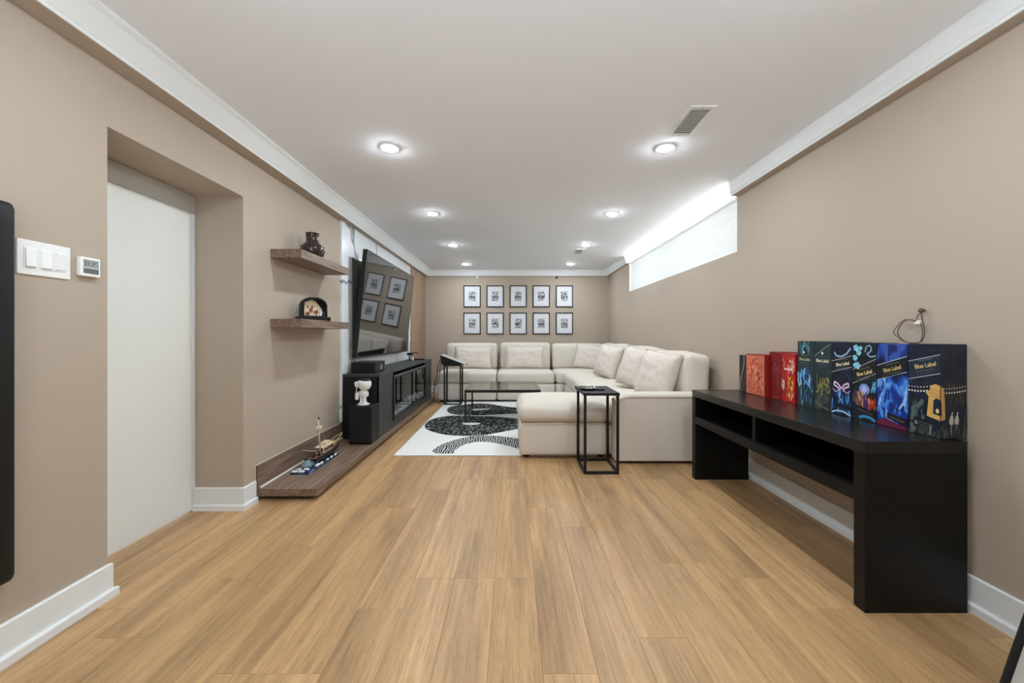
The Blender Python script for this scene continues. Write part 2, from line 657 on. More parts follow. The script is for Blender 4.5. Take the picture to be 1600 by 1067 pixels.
# window, high in the right wall
w = struct(MB().box(2.02, 2.075, 3.2, 6.15, 1.79, 1.83).box(2.02, 2.075, 3.2, 6.15, 2.31, ZC).box(2.02, 2.075, 3.2, 3.24, 1.83, 2.31).box(2.02, 2.075, 6.11, 6.15, 1.83, 2.31).build('window_1', M['white']))
for yy in (4.16, 5.14):
    MB().box(2.025, 2.07, yy - .02, yy + .02, 1.83, 2.31).build('mullion', M['white'], w)
for a, b in ((3.24, 4.14), (4.18, 5.12), (5.16, 6.11)):
    MB().box(2.045, 2.05, a, b, 1.83, 2.31).build('pane', M['clear'], w)
MB().box(XR, 2.02, 3.2, 6.15, 1.787, 1.792).build('window_sill', M['white'], w)
MB().box(XR + .002, 2.02, 3.2, 3.206, 1.792, ZC).box(XR + .002, 2.02, 6.144, 6.15, 1.792, ZC).build('jamb_lining', M['white'], w)

sh = thing('cellular_shade', 'white pleated cellular shade covering the high window on the right wall', 'shade', (1.86, 4.675, 1.79))
mb = MB()
n = 22
z0, z1 = 1.806, 2.222
for side in (0, 1):
    pts = [(1.864 + side * .013 + (.0045 if i % 2 == side else 0), z0 + (z1 - z0) * i / (2 * n)) for i in range(2 * n + 1)]
    for (xa, za), (xb, zb) in zip(pts, pts[1:]):
        mb.face([(xa, 3.215, za), (xa, 6.135, za), (xb, 6.135, zb), (xb, 3.215, zb)])
mb.build('pleated_fabric', M['shade'], sh)
box('head_rail', M['plastic_w'], sh, 1.852, 1.892, 3.212, 6.138, 2.222, 2.25, bev=.004)
box('bottom_rail', M['plastic_w'], sh, 1.857, 1.887, 3.213, 6.137, 1.793, 1.807, bev=.003)

# marble feature wall behind the TV
mw = struct(MB().box(XL, XL + .024, 3.845, 6.455, .24, 2.2355, bev=.001).build('trim_5', M['marble']))
MB().box(XL + .0242, XL + .030, 4.085, 6.30, .845, 1.92, bev=.0015).build('dark_stone_panel', M['dark_panel'], mw)
struct(MB().box(XL, XL + .034, 6.462, YB, .245, 2.2355, bev=.002).build('trim_6', M['warm_panel']))  # last stretch before the back wall, browner than the wall paint

# ceiling lights
def make_light():
    t = thing('recessed_light', 'x', 'light', (0, 0, ZC), 'recessed ceiling lights')
    prof = [(.046, ZC - .001), (.05, ZC - .006), (.06, ZC - .006), (.066, ZC - .003), (.067, ZC)]
    mb = MB()
    mb.lathe(prof, 0, 0, 32)
    mb.build('trim_ring', M['plastic_w'], t)
    mb = MB()
    mb.lathe([(.048, ZC - .004), (.046, ZC - .008), (.036, ZC - .0125), (.02, ZC - .0155), (.004, ZC - .0165)], 0, 0, 32)
    mb.build('lens', M['lamp'], t)
    return t
L0 = make_light()
ordn = ['nearest', 'second', 'third', 'farthest']
first = True
spots = []
for xx, side in ((-.815, 'left'), (1.02, 'right')):
    for i, yy in enumerate((2.60, 4.0, 5.39, 6.83)):
        extra = {('left', 0): 'above the shelves side, farther from the vent', ('right', 0): 'close beside the large ceiling vent'}.get((side, i), '')
        spots.append((xx, yy, f'{ordn[i]} recessed light of the {side} ceiling row{", " + extra if extra else ""}'))
    for yy, when in ((1.2, 'just above the top edge of the view'), (-.2, 'directly above the camera'), (-1.6, 'behind the camera')):
        spots.append((xx, yy, f'recessed light of the {side} ceiling row, {when}'))
for i, (xx, yy, lb) in enumerate(spots):
    o = L0 if i == 0 else copy_tree(L0)
    o.location = (xx, yy, ZC)
    o['label'] = lb

# vents
def vent(cx, y0, y1, lb):
    t = thing('ceiling_vent', lb, 'vent', (cx, (y0 + y1) / 2, ZC), 'ceiling vents')
    w_ = .073
    mb = MB()
    for a in ((cx - w_, cx - w_ + .02, y0, y1), (cx + w_ - .02, cx + w_, y0, y1), (cx - w_ + .02, cx + w_ - .02, y0, y0 + .028), (cx - w_ + .02, cx + w_ - .02, y1 - .028, y1)):
        mb.box(*a, ZC - .007, ZC, bev=.0015)
    mb.build('frame', M['plastic_w'], t)
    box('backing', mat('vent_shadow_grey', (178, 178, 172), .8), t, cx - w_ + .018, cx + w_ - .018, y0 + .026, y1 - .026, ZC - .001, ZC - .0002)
    ny = 12
    for i in range(ny):
        yy = y0 + .036 + (y1 - y0 - .072) * i / (ny - 1)
        MB().box(-.0525, .0525, -.0065, .0065, -.0007, .0007, mx=Matrix.Translation((cx, yy, ZC - .0052)) @ Matrix.Rotation(R(32), 4, 'X')).build('slat', M['plastic_w'], t)
    for yy in (y0 + .013, y1 - .013):
        MB().cyl((cx, yy, ZC - .0085), (cx, yy, ZC - .0065), .004, n=10).build('screw', M['chrome'], t)
vent(1.043, 2.12, 2.44, 'white louvred ceiling vent beside the nearest right ceiling light')
vent(.99, 5.62, 5.94, 'distant ceiling vent beside the third light of the right row')

# ------------------------------------------------------------------ left wall: panel, switches, thermostat
t = thing('wall_panel', 'tall black wall-mounted panel with rounded corners, beside the light switches', 'panel', (XL, .95, .29))
MB().soft(XL + .012, -1.642, .50, 1.300, .288, 1.540, .022, n=14).build('panel_body', M['black'], t)
box('mount_rail', M['metal_black'], t, XL, XL + .014, .62, 1.18, .5, 1.35, bev=.002)

t = thing('light_switch', 'white three-gang light switch plate on the left wall', 'switch', (XL, 1.416, 1.374))
MB().box(XL, XL + .006, 1.336, 1.4986, 1.313, 1.435, bev=.003).build('cover_plate', M['plastic_w'], t)
for i, yy in enumerate((1.372, 1.418, 1.464)):
    rk = MB().box(XL + .005, XL + .008, yy - .0185, yy + .0185, 1.338, 1.410, bev=.001).build('rocker_surround', M['plastic_w'], t)
    mx = Matrix.Translation((XL + .009, yy, 1.374)) @ Matrix.Rotation(R(4 if i == 2 else -3), 4, 'Y')
    MB().box(-.003, .003, -.0155, .0155, -.032, .032, bev=.0015, mx=mx).build('rocker', M['plastic_w'], rk)
MB().box(XL + .008, XL + .014, 1.449, 1.453, 1.343, 1.36, bev=.001).build('dimmer_slide', M['plastic_w'], t)

t = thing('thermostat', 'small square white thermostat with grey display next to door recess', 'thermostat', (XL, 1.558, 1.371))
MB().box(XL, XL + .02, 1.5216, 1.595, 1.3335, 1.409, bev=.004).build('housing', M['plastic_w'], t)
sc = MB().box(XL + .0195, XL + .0206, 1.530, 1.587, 1.345, 1.401, bev=.0003).build('display', M['lcd'], t)
box('display_band', M['lcd_dark'], sc, XL + .0203, XL + .0209, 1.531, 1.586, 1.346, 1.366)
box('display_line', M['plastic_w'], sc, XL + .0205, XL + .0211, 1.531, 1.586, 1.3665, 1.3685)
fx = Matrix(((0, 0, 1, XL + .0208), (1, 0, 0, 1.557), (0, 1, 0, 1.384), (0, 0, 0, 1)))
text_mesh('21.5\u00b0', .022, M['ink'], fx, 'digits', sc, bold=.0002, ext=.0002)

# ------------------------------------------------------------------ walnut bench and strip
t = thing('media_bench', 'long low walnut floating bench along the left wall under the media console', 'bench', (-1.49, 4.6, 0))
MB().box(-1.6826, -1.299, 2.595, 6.58, .03, .08, bev=.0015).build('top_board', M['walnut'], t)
box('recessed_plinth', M['dark_in'], t, -1.6826, -1.36, 2.66, 6.55, 0, .031)
t = thing('skirting_panel', 'walnut upstand strip with pale edge against the left wall behind bench', 'panel', (XL, 4.5, .03))
box('wood_face', M['walnut'], t, XL + .004, -1.6835, 2.583, 6.58, .035, .236, bev=.0008)
MB().box(-1.6822, -1.668, 2.60, 3.86, .0803, .094, bev=.004).build('edge_bead', M['edge_white'], t)
box('pale_backing', M['edge_white'], t, XL + .0006, XL + .004, 2.579, 6.58, .03, .2395)

# ------------------------------------------------------------------ media console with electric fireplace
t = thing('media_console', 'long black media console with built-in electric fireplace on walnut bench', 'console', (-1.5, 5.1, .08))
X0, X1, Y0, Y1 = -1.678, -1.314, 3.862, 6.352
box('top_board', M['charcoal'], t, X0, X1 + .002, Y0 - .002, Y1, .69, .717, bev=.002)
box('end_panel', M['black'], t, X0, X1 - .003, Y0, Y0 + .03, .08, .69, bev=.001)
box('end_panel', M['black'], t, X0, X1 - .003, Y1 - .03, Y1, .08, .69, bev=.001)
box('base_board', M['black'], t, X0, X1 - .003, Y0 + .03, Y1 - .03, .08, .11)
box('back_panel', M['black'], t, X0, X0 + .015, Y0 + .03, Y1 - .03, .11, .69)
FY0, FY1, FZ0, FZ1 = 4.30, 5.92, .16, .657
box('front_panel', M['charcoal'], t, X1 - .02, X1, Y0, FY0 + .02, .082, .689, bev=.001)
box('front_panel', M['charcoal'], t, X1 - .02, X1, FY1 - .02, Y1, .082, .689, bev=.001)
box('front_panel', M['charcoal'], t, X1 - .02, X1, FY0 + .0205, FY1 - .0205, .082, FZ0 + .02, bev=.001)
f = MB()
for a in ((FY0, FY0 + .035, FZ0, FZ1), (FY1 - .035, FY1, FZ0, FZ1), (FY0 + .035, FY1 - .035, FZ0, FZ0 + .035), (FY0 + .035, FY1 - .035, FZ1 - .035, FZ1)):
    f.box(X1 - .02, X1 + .014, *a, bev=.002)
f = f.build('fireplace_frame', M['metal_black'], t)
box('chrome_edge', M['chrome'], f, X1 + .013, X1 + .016, FY0 + .03, FY1 - .03, FZ1 - .012, FZ1 - .004)
box('glass_pane', M['firescreen'], f, X1 - .004, X1 - .001, FY0 + .034, FY1 - .034, FZ0 + .034, FZ1 - .034)
fb = MB()
fb.box(X0 + .08, X0 + .09, FY0, FY1, FZ0, FZ1).box(X0 + .09, X1 - .02, FY0, FY0 + .01, FZ0, FZ1).box(X0 + .09, X1 - .02, FY1 - .01, FY1, FZ0, FZ1).box(X0 + .09, X1 - .02, FY0 + .01, FY1 - .01, FZ0, FZ0 + .01).box(X0 + .09, X1 - .02, FY0 + .01, FY1 - .01, FZ1 - .01, FZ1)
fb.build('firebox', M['dark_in'], t)
cr = MB()
rng = random.Random(9)
for i in range(190):
    s = rng.uniform(.01, .024)
    p = Vector((rng.uniform(X1 - .13, X1 - .03), rng.uniform(FY0 + .06, FY1 - .06), FZ0 + .015 + rng.uniform(.01, .075)))
    bm = bmesh.new()
    bmesh.ops.create_icosphere(bm, subdivisions=1, radius=s)
    for v in bm.verts:
        v.co *= rng.uniform(.7, 1.25)
    cr.merge(bm, None, Matrix.Translation(p), smooth=False)
o = cr.build('crystal_bed', mat('white_crystals', (230, 234, 236), .15, coat=.5), t)
o['kind'] = 'stuff'

# black box on the console
t = thing('media_box', 'black rectangular electronics box with white mark on the console near end', 'electronics', (-1.5, 4.1, .717))
MB().box(-1.631, -1.386, 3.955, 4.26, .722, .827, bev=.004).build('housing', M['black'], t)
for xx in (-1.61, -1.41):
    for yy in (3.98, 4.235):
        MB().cyl((xx, yy, .717), (xx, yy, .723), .01, n=12).build('foot', M['black'], t)
mk = MB()
for a in ((4.128, 4.134, .745, .79), (4.158, 4.164, .75, .785), (4.134, 4.158, .785, .79), (4.134, 4.158, .745, .75)):
    mk.box(-1.3865, -1.3850, *a)
mk.build('white_mark', M['plastic_w'], t)
box('connector', M['chrome'], t, -1.3865, -1.381, 4.236, 4.25, .748, .765)

# gadget and remote at console far end
t = thing('desk_gadget', 'small black gadget on a stand with white panel at console far end', 'gadget', (-1.56, 6.0, .717))
MB().cyl((-1.575, 6.0, .717), (-1.575, 6.0, .725), .045, n=20).build('stand_base', M['black'], t)
MB().cyl((-1.575, 6.0, .724), (-1.575, 6.0, .80), .008, n=10).build('stand_post', M['black'], t)
MB().box(-1.61, -1.53, 5.98, 6.02, .795, .835, bev=.004).build('head', M['black'], t)
MB().tube([(-1.53, 6.0, .815), (-1.50, 6.0, .835), (-1.46, 6.0, .83), (-1.452, 6.0, .805)], .006).build('arm', M['black'], t)
MB().box(-1.53, -1.505, 5.965, 5.98, .72, .775, bev=.002).build('white_panel', M['plastic_w'], t)
t = thing('remote_control', 'flat black remote control lying at the console far end', 'remote', (-1.47, 6.12, .717))
MB().box(-1.57, -1.37, 6.09, 6.135, .717, .737, bev=.005).build('body', M['black'], t)
bt = MB()
for i in range(6):
    for j in range(2):
        bt.cyl((-1.54 + i * .028, 6.103 + j * .018, .737), (-1.54 + i * .028, 6.103 + j * .018, .7385), .005, n=8)
o = bt.build('buttons', mat('grey_rubber', (70, 70, 72), .6), t)
o['kind'] = 'stuff'

# speaker box + figurine
t = thing('subwoofer', 'black cube-like subwoofer on the bench in front of the console end', 'speaker', (-1.41, 3.74, .08))
MB().box(-1.523, -1.310, 3.642, 3.856, .092, .438, bev=.004).build('cabinet', M['black'], t)
MB().box(-1.515, -1.318, 3.634, 3.644, .10, .428, bev=.004).build('grille_cloth', mat('black_grille_cloth', (20, 20, 18), .95, bump=.4, bscale=600), t)
for xx in (-1.505, -1.328):
    for yy in (3.66, 3.84):
        MB().cyl((xx, yy, .08), (xx, yy, .093), .012, n=12).build('foot', M['black'], t)
MB().cyl((-1.3105, 3.69, .14), (-1.309, 3.69, .14), .007, n=12).build('badge', M['gold'], t)

fx, fy, fz = -1.425, 3.745, .438
t = thing('figurine', 'small white big-headed figurine with shoulder bag standing on the subwoofer', 'figurine', (fx, fy, fz))
M['fig'] = mat('white_glazed_figurine', (238, 237, 233), .4)
MB().lathe([(.056, fz), (.058, fz + .004), (.05, fz + .011), (.02, fz + .013)], fx, fy, 28).build('base', M['fig'], t)
bd = MB()
bd.soft(fx - .03, fx - .004, fy - .022, fy + .012, fz + .011, fz + .085, .012, n=6)
bd.soft(fx + .0, fx + .028, fy - .022, fy + .014, fz + .011, fz + .085, .012, n=6)
bd.soft(fx - .03, fx - .002, fy - .045, fy + .014, fz + .009, fz + .032, .011, n=6)
bd.soft(fx + .0, fx + .034, fy - .045, fy + .014, fz + .009, fz + .032, .011, n=6)
bd.soft(fx - .036, fx + .036, fy - .03, fy + .03, fz + .065, fz + .14, .026, puff=(.004, .004, 0), n=8)
bd.soft(fx - .052, fx - .03, fy - .016, fy + .014, fz + .075, fz + .128, .011, n=6)
bd.soft(fx + .03, fx + .048, fy - .016, fy + .014, fz + .075, fz + .128, .009, n=6)
bd.build('body', M['fig'], t)
hd = MB()
hd.lathe([(.012, fz + .134), (.036, fz + .142), (.056, fz + .165), (.062, fz + .19), (.06, fz + .215), (.05, fz + .232)], fx + .012, fy, 26)
hd.soft(fx - .074, fx - .01, fy - .04, fy + .04, fz + .172, fz + .226, .012, n=6, mx=Matrix.Translation((fx - .04, fy, fz + .2)) @ Matrix.Rotation(R(-12), 4, 'Y') @ Matrix.Translation((-fx + .04, -fy, -fz - .2)))
hd = hd.build('head', M['fig'], t)
MB().lathe([(.052, fz + .228), (.047, fz + .24), (.03, fz + .249), (.006, fz + .252)], fx + .014, fy, 24).build('dark_cap', mat('dark_blue_black', (22, 24, 34), .3), hd)
bg = MB().soft(fx - .065, fx - .034, fy - .05, fy - .012, fz + .048, fz + .118, .012, n=6).build('shoulder_bag', M['fig'], t)
MB().tube([(fx - .05, fy - .05, fz + .11), (fx - .045, fy - .054, fz + .15), (fx - .033, fy - .062, fz + .2), (fx - .02, fy - .055, fz + .235)], .004).build('strap', M['fig'], bg)

# ------------------------------------------------------------------ model boat on the bench
t = thing('model_boat', 'model fishing boat with tall mast on a dark blue sea base', 'model boat', (-1.56, 3.1, .08))
M['sea'] = ramp_mat('resin_sea', [(.3, (12, 20, 34)), (.55, (28, 52, 84)), (.75, (60, 92, 116))], scale=14, rough=.2, detail=4, bump=.3)
M['foam'] = mat('white_foam', (235, 238, 240), .7)
M['hull_d'] = mat('dark_hull', (34, 28, 26), .5)
M['hull_b'] = mat('brown_deck', (110, 78, 58), .6, var=.25, vscale=60)
M['cream'] = mat('cream_boat_paint', (222, 205, 176), .5)
M['window_d'] = mat('boat_window_dark', (36, 28, 26), .2)
mb = MB()
def seaf(u, v):
    y = 2.856 + u * .50
    xx = -1.632 + v * .148
    h = .0805 + (.018 + .010 * noise.noise(Vector((y * 16, xx * 16, 0))) if 0 < u < 1 and 0 < v < 1 else 0)
    return (xx, y, h)
mb.grid(seaf, 22, 8)
mb.face([(-1.632, 2.856, .0803), (-1.484, 2.856, .0803), (-1.484, 3.356, .0803), (-1.632, 3.356, .0803)])
sea = mb.build('sea_base', M['sea'], t)
rng = random.Random(5)
for px_, py_, sx, sy in ((-1.60, 2.872, .02, .012), (-1.55, 2.872, .024, .012), (-1.585, 2.91, .018, .01), (-1.535, 2.915, .022, .012), (-1.505, 3.02, .012, .03), (-1.497, 3.07, .008, .02), (-1.492, 3.16, .008, .014), (-1.49, 3.22, .007, .016), (-1.488, 3.29, .007, .022)):
    fm = MB()
    fm.soft(px_ - sx, px_ + sx, py_ - sy, py_ + sy, .09, .107, .008, n=5, wr=.003, seed=rng.random() * 9)
    fm.build('foam_crest', M['foam'], sea)
MB().soft(-1.60, -1.53, 2.93, 3.05, .085, .137, .026, n=9, wr=.006, seed=2, puff=(.01, .01, .01)).build('wave_crest', mat('grey_blue_wave', (112, 132, 140), .25, var=.3, vscale=25), sea)
# hull lofted along Y
cxh = -1.548
def hullf(lo, hi):
    def f(u, v):
        y = 2.99 + u * .50
        w_ = .05 * (1 - max(0, (u - .45) / .55) ** 2.2) * (.86 + .14 * min(1, u * 5))
        zt = .150 + .035 * max(0, (u - .35) / .65) ** 2 + .008 * (1 - u)
        a = lo + (hi - lo) * v
        ang = a * math.pi
        k = math.sin(ang) ** .6
        return (cxh - w_ * math.cos(ang) * (1 if True else 0), y + .0 * k, zt - (zt - .092) * k * (1 - .25 * u ** 3))
    return f
mb = MB()
mb.grid(hullf(0, 1), 24, 14)
hull = mb.build('hull', M['hull_d'], t)
mb = MB()
mb.grid(lambda u, v: (cxh + (v - .5) * 2 * .047 * (1 - max(0, (u - .45) / .55) ** 2.2), 2.992 + u * .49, .144 + .035 * max(0, (u - .35) / .65) ** 2 + .008 * (1 - u)), 20, 2)
mb.build('deck', M['hull_b'], hull)
for s in (-1, 1):
    MB().tube([(cxh + s * .05 * (1 - max(0, (u - .45) / .55) ** 2.2), 2.99 + u * .5, .152 + .035 * max(0, (u - .35) / .65) ** 2 + .008 * (1 - u)) for u in [i / 8 for i in range(9)]], .0035, n=6).build('gunwale', M['hull_b'], hull)
cb = MB().box(cxh - .033, cxh + .033, 3.14, 3.31, .15, .195, bev=.003).build('cabin', M['cream'], t)
for i in range(5):
    yy = 3.155 + i * .031
    MB().box(cxh + .0328, cxh + .0345, yy, yy + .021, .163, .188).build('cabin_window', M['window_d'], cb)
for i in range(2):
    MB().box(cxh - .028 + i * .03, cxh - .004 + i * .03, 3.1385, 3.1402, .163, .188).build('cabin_window', M['window_d'], cb)
box('cabin_roof', M['cream'], cb, cxh - .038, cxh + .038, 3.13, 3.32, .195, .201, bev=.002)
MB().box(cxh - .022, cxh + .022, 3.20, 3.28, .2, .225, bev=.003).build('wheelhouse', M['cream'], t)
ms = MB().cyl((cxh + .03, 3.10, .147), (cxh + .012, 3.09, .45), .005, .003, n=10).build('mast', M['cream'], t)
box('lookout', M['cream'], ms, cxh + .0, cxh + .036, 3.075, 3.111, .36, .38, bev=.003)
box('mast_flag', M['hull_d'], ms, cxh + .013, cxh + .026, 3.086, 3.089, .438, .452)
MB().tube([(cxh + .028, 3.1, .19), (cxh + .0, 3.02, .205), (cxh - .035, 2.95, .235)], .002, n=6).build('boom', M['cream'], ms)
for s in (-1, 1):
    MB().tube([(cxh + .012, 3.09, .44), (cxh + s * .045, 3.2, .155)], .0008, n=5).build('stay_line', M['cream'], ms)
MB().tube([(cxh - .03, 3.39, .18), (cxh - .02, 3.45, .20), (cxh, 3.56, .215), (cxh + .02, 3.45, .20), (cxh + .03, 3.39, .18)], .0028, n=6).build('bow_rail', mat('pale_yellow_rail', (205, 190, 130), .5), t)
for i in range(5):
    yy = 3.35 + i * .045
    MB().cyl((cxh + .022 - i * .004, yy, .155 + i * .006), (cxh + .022 - i * .004, yy, .20), .002, n=6).build('rail_post', M['cream'], t)
MB().box(cxh - .02, cxh + .02, 3.335, 3.39, .152, .19, bev=.006).build('deck_gear', mat('yellow_green_gear', (176, 160, 92), .6, var=.4, vscale=90), t)
for i, (dx, yy) in enumerate(((.01, 3.03), (-.02, 3.05), (.03, 3.075), (-.01, 3.09))):
    MB().lathe([(.007, .148), (.009, .165), (.005, .176), (.0065, .182), (.003, .19)], cxh + dx, yy, 10).build('crew_figure', M['hull_b' if i % 2 else 'hull_d'], t)

# ------------------------------------------------------------------ floating shelves
for zt, lb in ((1.709, 'upper walnut floating shelf with brown vase on the left wall'), (1.2177, 'lower walnut floating shelf with arched ornament on the left wall')):
    t = thing('floating_shelf', lb, 'shelf', (XL, 3.14, zt - .06), 'floating shelves')
    box('board', M['walnut'], t, XL, -1.482, 2.745, 3.548, zt - .061, zt, bev=.001)
    box('wall_cleat', M['dark_in'], t, XL + .0005, XL + .012, 2.80, 3.49, zt - .05, zt - .01)
vx, vy, vz = -1.585, 3.10, 1.709
t = thing('vase', 'dark brown glass vase with flared short neck on the upper shelf', 'vase', (vx, vy, vz))
MB().lathe([(.045, vz), (.07, vz + .012), (.084, vz + .05), (.086, vz + .072), (.076, vz + .1), (.056, vz + .122), (.045, vz + .135), (.044, vz + .165), (.049, vz + .196), (.052, vz + .2), (.046, vz + .199), (.04, vz + .165)], vx, vy, 36).build('vase_body', M['vase'], t)
hb = MB()
rng = random.Random(3)
for i in range(7):
    for j in range(12):
        a = 2 * math.pi * (j + .5 * (i % 2)) / 12
        r_, z_ = [(.078, .03), (.084, .048), (.086, .066), (.08, .09), (.045, .142), (.0445, .158), (.046, .176)][i]
        bm = bmesh.new()
        bmesh.ops.create_icosphere(bm, subdivisions=1, radius=.007 if i < 4 else .004)
        hb.merge(bm, None, Matrix.Translation((vx + r_ * math.cos(a), vy + r_ * math.sin(a), vz + z_)), smooth=True)
o = hb.build('raised_studs', M['vase'], t)
o['kind'] = 'stuff'

ox, oy, oz = -1.578, 3.10, 1.2177
mxo = Matrix.Translation((ox, oy, oz)) @ Matrix.Rotation(R(40), 4, 'Z')
t = thing('shadowbox_ornament', 'black arched shadowbox ornament with cream scene on the lower shelf', 'ornament', (ox, oy, oz))
MB().box(-.118, .118, -.05, .05, 0, .03, bev=.003, mx=mxo).build('plinth', M['black'], t)
arch = [(-.096, .03), (.096, .03), (.096, .125), (.085, .152), (.06, .172), (.03, .183), (-.03, .183), (-.06, .172), (-.085, .152), (-.096, .125)]
inner = [(-.06, .04), (.075, .04), (.07, .09), (.045, .125), (.02, .155), (-.005, .17), (-.035, .158), (-.06, .145)]
mb = MB()
tr = lambda u, v, y: mxo @ Vector((u, y, v))
mb.prism(arch, lambda u, v, y: tr(u, v, y), .028, .034)
n = len(arch)
# ring: front rim built as bars between outer arch and a scaled inner arch
ia = [(u * .9, .03 + (v - .03) * .92) for u, v in arch]
for i in range(n):
    a, b = arch[i], arch[(i + 1) % n]
    c, d_ = ia[(i + 1) % n], ia[i]
    mb.prism([a, b, c, d_], lambda u, v, y: tr(u, v, y), -.034, .028)
mb.build('arched_case', M['black'], t)
MB().prism(inner, tr, .020, .0275).build('cream_backdrop', mat('cream_relief', (236, 214, 178), .7, var=.1, vscale=60), t)
rel = MB()
rng = random.Random(12)
rd = mat('terracotta_red', (160, 70, 48), .6)
tn = mat('tan_figures', (196, 150, 110), .6)
for i in range(20):
    u, v = rng.uniform(-.052, .03), rng.uniform(.045, .105)
    rel.box(u, u + rng.uniform(.004, .012), .008, .020, v, v + rng.uniform(.008, .022), bev=.001, m=rng.choice([rd, rd, tn]), mx=mxo)
o = rel.build('relief_scene', None, t)
o['kind'] = 'stuff'
MB().box(.05, .066, 0, .02, .038, .075, bev=.003, mx=mxo).box(.03, .045, 0, .015, .036, .055, bev=.003, mx=mxo).build('white_tower', M['foam'], t)
bk = MB().prism([(-.098, 0), (-.052, 0), (-.052, .06), (-.075, .085), (-.098, .06)], lambda u, v, y: tr(u * .2 + .09, v * .5 + .03, y), -.03, .02)
bk.build('side_block', M['hull_d'], t)

# ------------------------------------------------------------------ television
t = thing('television', 'large flat black television tilted forward over the media console', 'television', (XL + .02, 4.95, 1.42))
vb, vt = Vector((-1.597, 0, .868)), Vector((-1.482, 0, 1.984))
up = (vt - vb)
H = up.length
up.normalize()
nrm = Vector((up.z, 0, -up.x))
mt = Matrix((( nrm.x, 0, up.x, vb.x), (0, 1, 0, 0), (nrm.z, 0, up.z, vb.z), (0, 0, 0, 1)))
body = MB().box(-.045, -.002, 4.0, 5.9, 0, H, bev=.004, mx=mt).build('back_shell', M['metal_black'], t)
MB().box(-.002, .0015, 4.008, 5.892, .012, H - .008, mx=mt).build('screen', M['screen'], t)
bz = MB()
for a in ((4.0, 4.008, 0, H), (5.892, 5.9, 0, H), (4.008, 5.892, 0, .012), (4.008, 5.892, H - .008, H)):
    bz.box(-.004, .003, *a, mx=mt)
bz.build('bezel', M['metal_black'], t)
box('wall_mount', M['metal_black'], t, XL + .031, XL + .05, 4.65, 5.25, 1.25, 1.6, bev=.003)
MB().tube([(XL + .035, 4.8, 1.5), (-1.60, 4.8, 1.52)], .018).tube([(XL + .035, 5.1, 1.5), (-1.60, 5.1, 1.52)], .018).build('mount_arm', M['metal_black'], t)

# ------------------------------------------------------------------ framed prints on the back wall
def print_mat():
    m, nt, b = new_mat('ink_print_on_paper')
    N, L = nt.nodes, nt.links
    tc = N.new('ShaderNodeTexCoord')
    oi = N.new('ShaderNodeObjectInfo')
    sp = N.new('ShaderNodeSeparateXYZ')
    L.new(tc.outputs['Object'], sp.inputs[0])
    def math_(op, a, b_=None, clamp=False):
        q = N.new('ShaderNodeMath')
        q.operation = op
        q.use_clamp = clamp
        for i, vv in enumerate((a, b_)):
            if vv is None:
                continue
            if isinstance(vv, (int, float)):
                q.inputs[i].default_value = vv
            else:
                L.new(vv, q.inputs[i])
        return q.outputs[0]
    of = math_('MULTIPLY', oi.outputs['Random'], 37.0)
    cb = N.new('ShaderNodeCombineXYZ')
    L.new(of, cb.inputs[1])
    ad = N.new('ShaderNodeVectorMath')
    ad.operation = 'ADD'
    L.new(tc.outputs['Object'], ad.inputs[0])
    L.new(cb.outputs[0], ad.inputs[1])
    # rows of slanting handwriting-like dashes
    u = math_('ADD', sp.outputs['X'], sp.outputs['Z'])
    v = math_('SUBTRACT', sp.outputs['Z'], math_('MULTIPLY', sp.outputs['X'], .35))
    s1 = math_('SINE', math_('MULTIPLY', u, 150.0))
    s2 = math_('SINE', math_('MULTIPLY', v, 260.0))
    dash = math_('MULTIPLY', math_('GREATER_THAN', s1, .1), math_('GREATER_THAN', s2, .35))
    nz = N.new('ShaderNodeTexNoise')
    nz.inputs['Scale'].default_value = 30
    nz.inputs['Detail'].default_value = 5
    L.new(ad.outputs[0], nz.inputs['Vector'])
    dash = math_('MULTIPLY', dash, math_('MULTIPLY', nz.outputs[0], .85))
    inx = math_('LESS_THAN', math_('ABSOLUTE', sp.outputs['X']), .066)
    inz = math_('LESS_THAN', math_('ABSOLUTE', sp.outputs['Z']), .090)
    blk = math_('MULTIPLY', inx, inz)
    n2 = N.new('ShaderNodeTexNoise')
    n2.inputs['Scale'].default_value = 42
    n2.inputs['Detail'].default_value = 6
    L.new(ad.outputs[0], n2.inputs['Vector'])
    band = math_('LESS_THAN', math_('ABSOLUTE', math_('ADD', sp.outputs['Z'], .012)), .016)
    dk = math_('MULTIPLY', math_('ADD', math_('MULTIPLY', math_('SUBTRACT', n2.outputs[0], .31), 2.9), math_('MULTIPLY', band, .35)), blk, True)
    tot = math_('MAXIMUM', dash, math_('MULTIPLY', dk, .95))
    mx = N.new('ShaderNodeMix')
    mx.data_type = 'RGBA'
    L.new(tot, mx.inputs[0])
    mx.inputs[6].default_value = (*lin((240, 240, 243)), 1)
    mx.inputs[7].default_value = (*lin((34, 36, 42)), 1)
    L.new(mx.outputs[2], b.inputs['Base Color'])
    b.inputs['Roughness'].default_value = .7
    return m
PM = print_mat()
t0 = thing('picture_frame', 'x', 'picture', (0, 0, 0), 'framed prints on the back wall')
hw, hh, fw = .164, .208, .017
mb = MB()
for a in ((-hw, -hw + fw, -hh, hh), (hw - fw, hw, -hh, hh), (-hw + fw, hw - fw, -hh, -hh + fw), (-hw + fw, hw - fw, hh - fw, hh)):
    mb.box(a[0], a[1], -.022, 0, a[2], a[3], bev=.002)
mb.build('frame', M['frame'], t0)
MB().box(-hw + fw, hw - fw, -.010, -.002, -hh + fw, hh - fw).build('print', PM, t0)
MB().box(-hw + fw, hw - fw, -.0145, -.013, -hh + fw, hh - fw).build('glazing', M['matt_glazing'], t0)
num = ['first', 'second', 'third', 'fourth', 'fifth']
k = 0
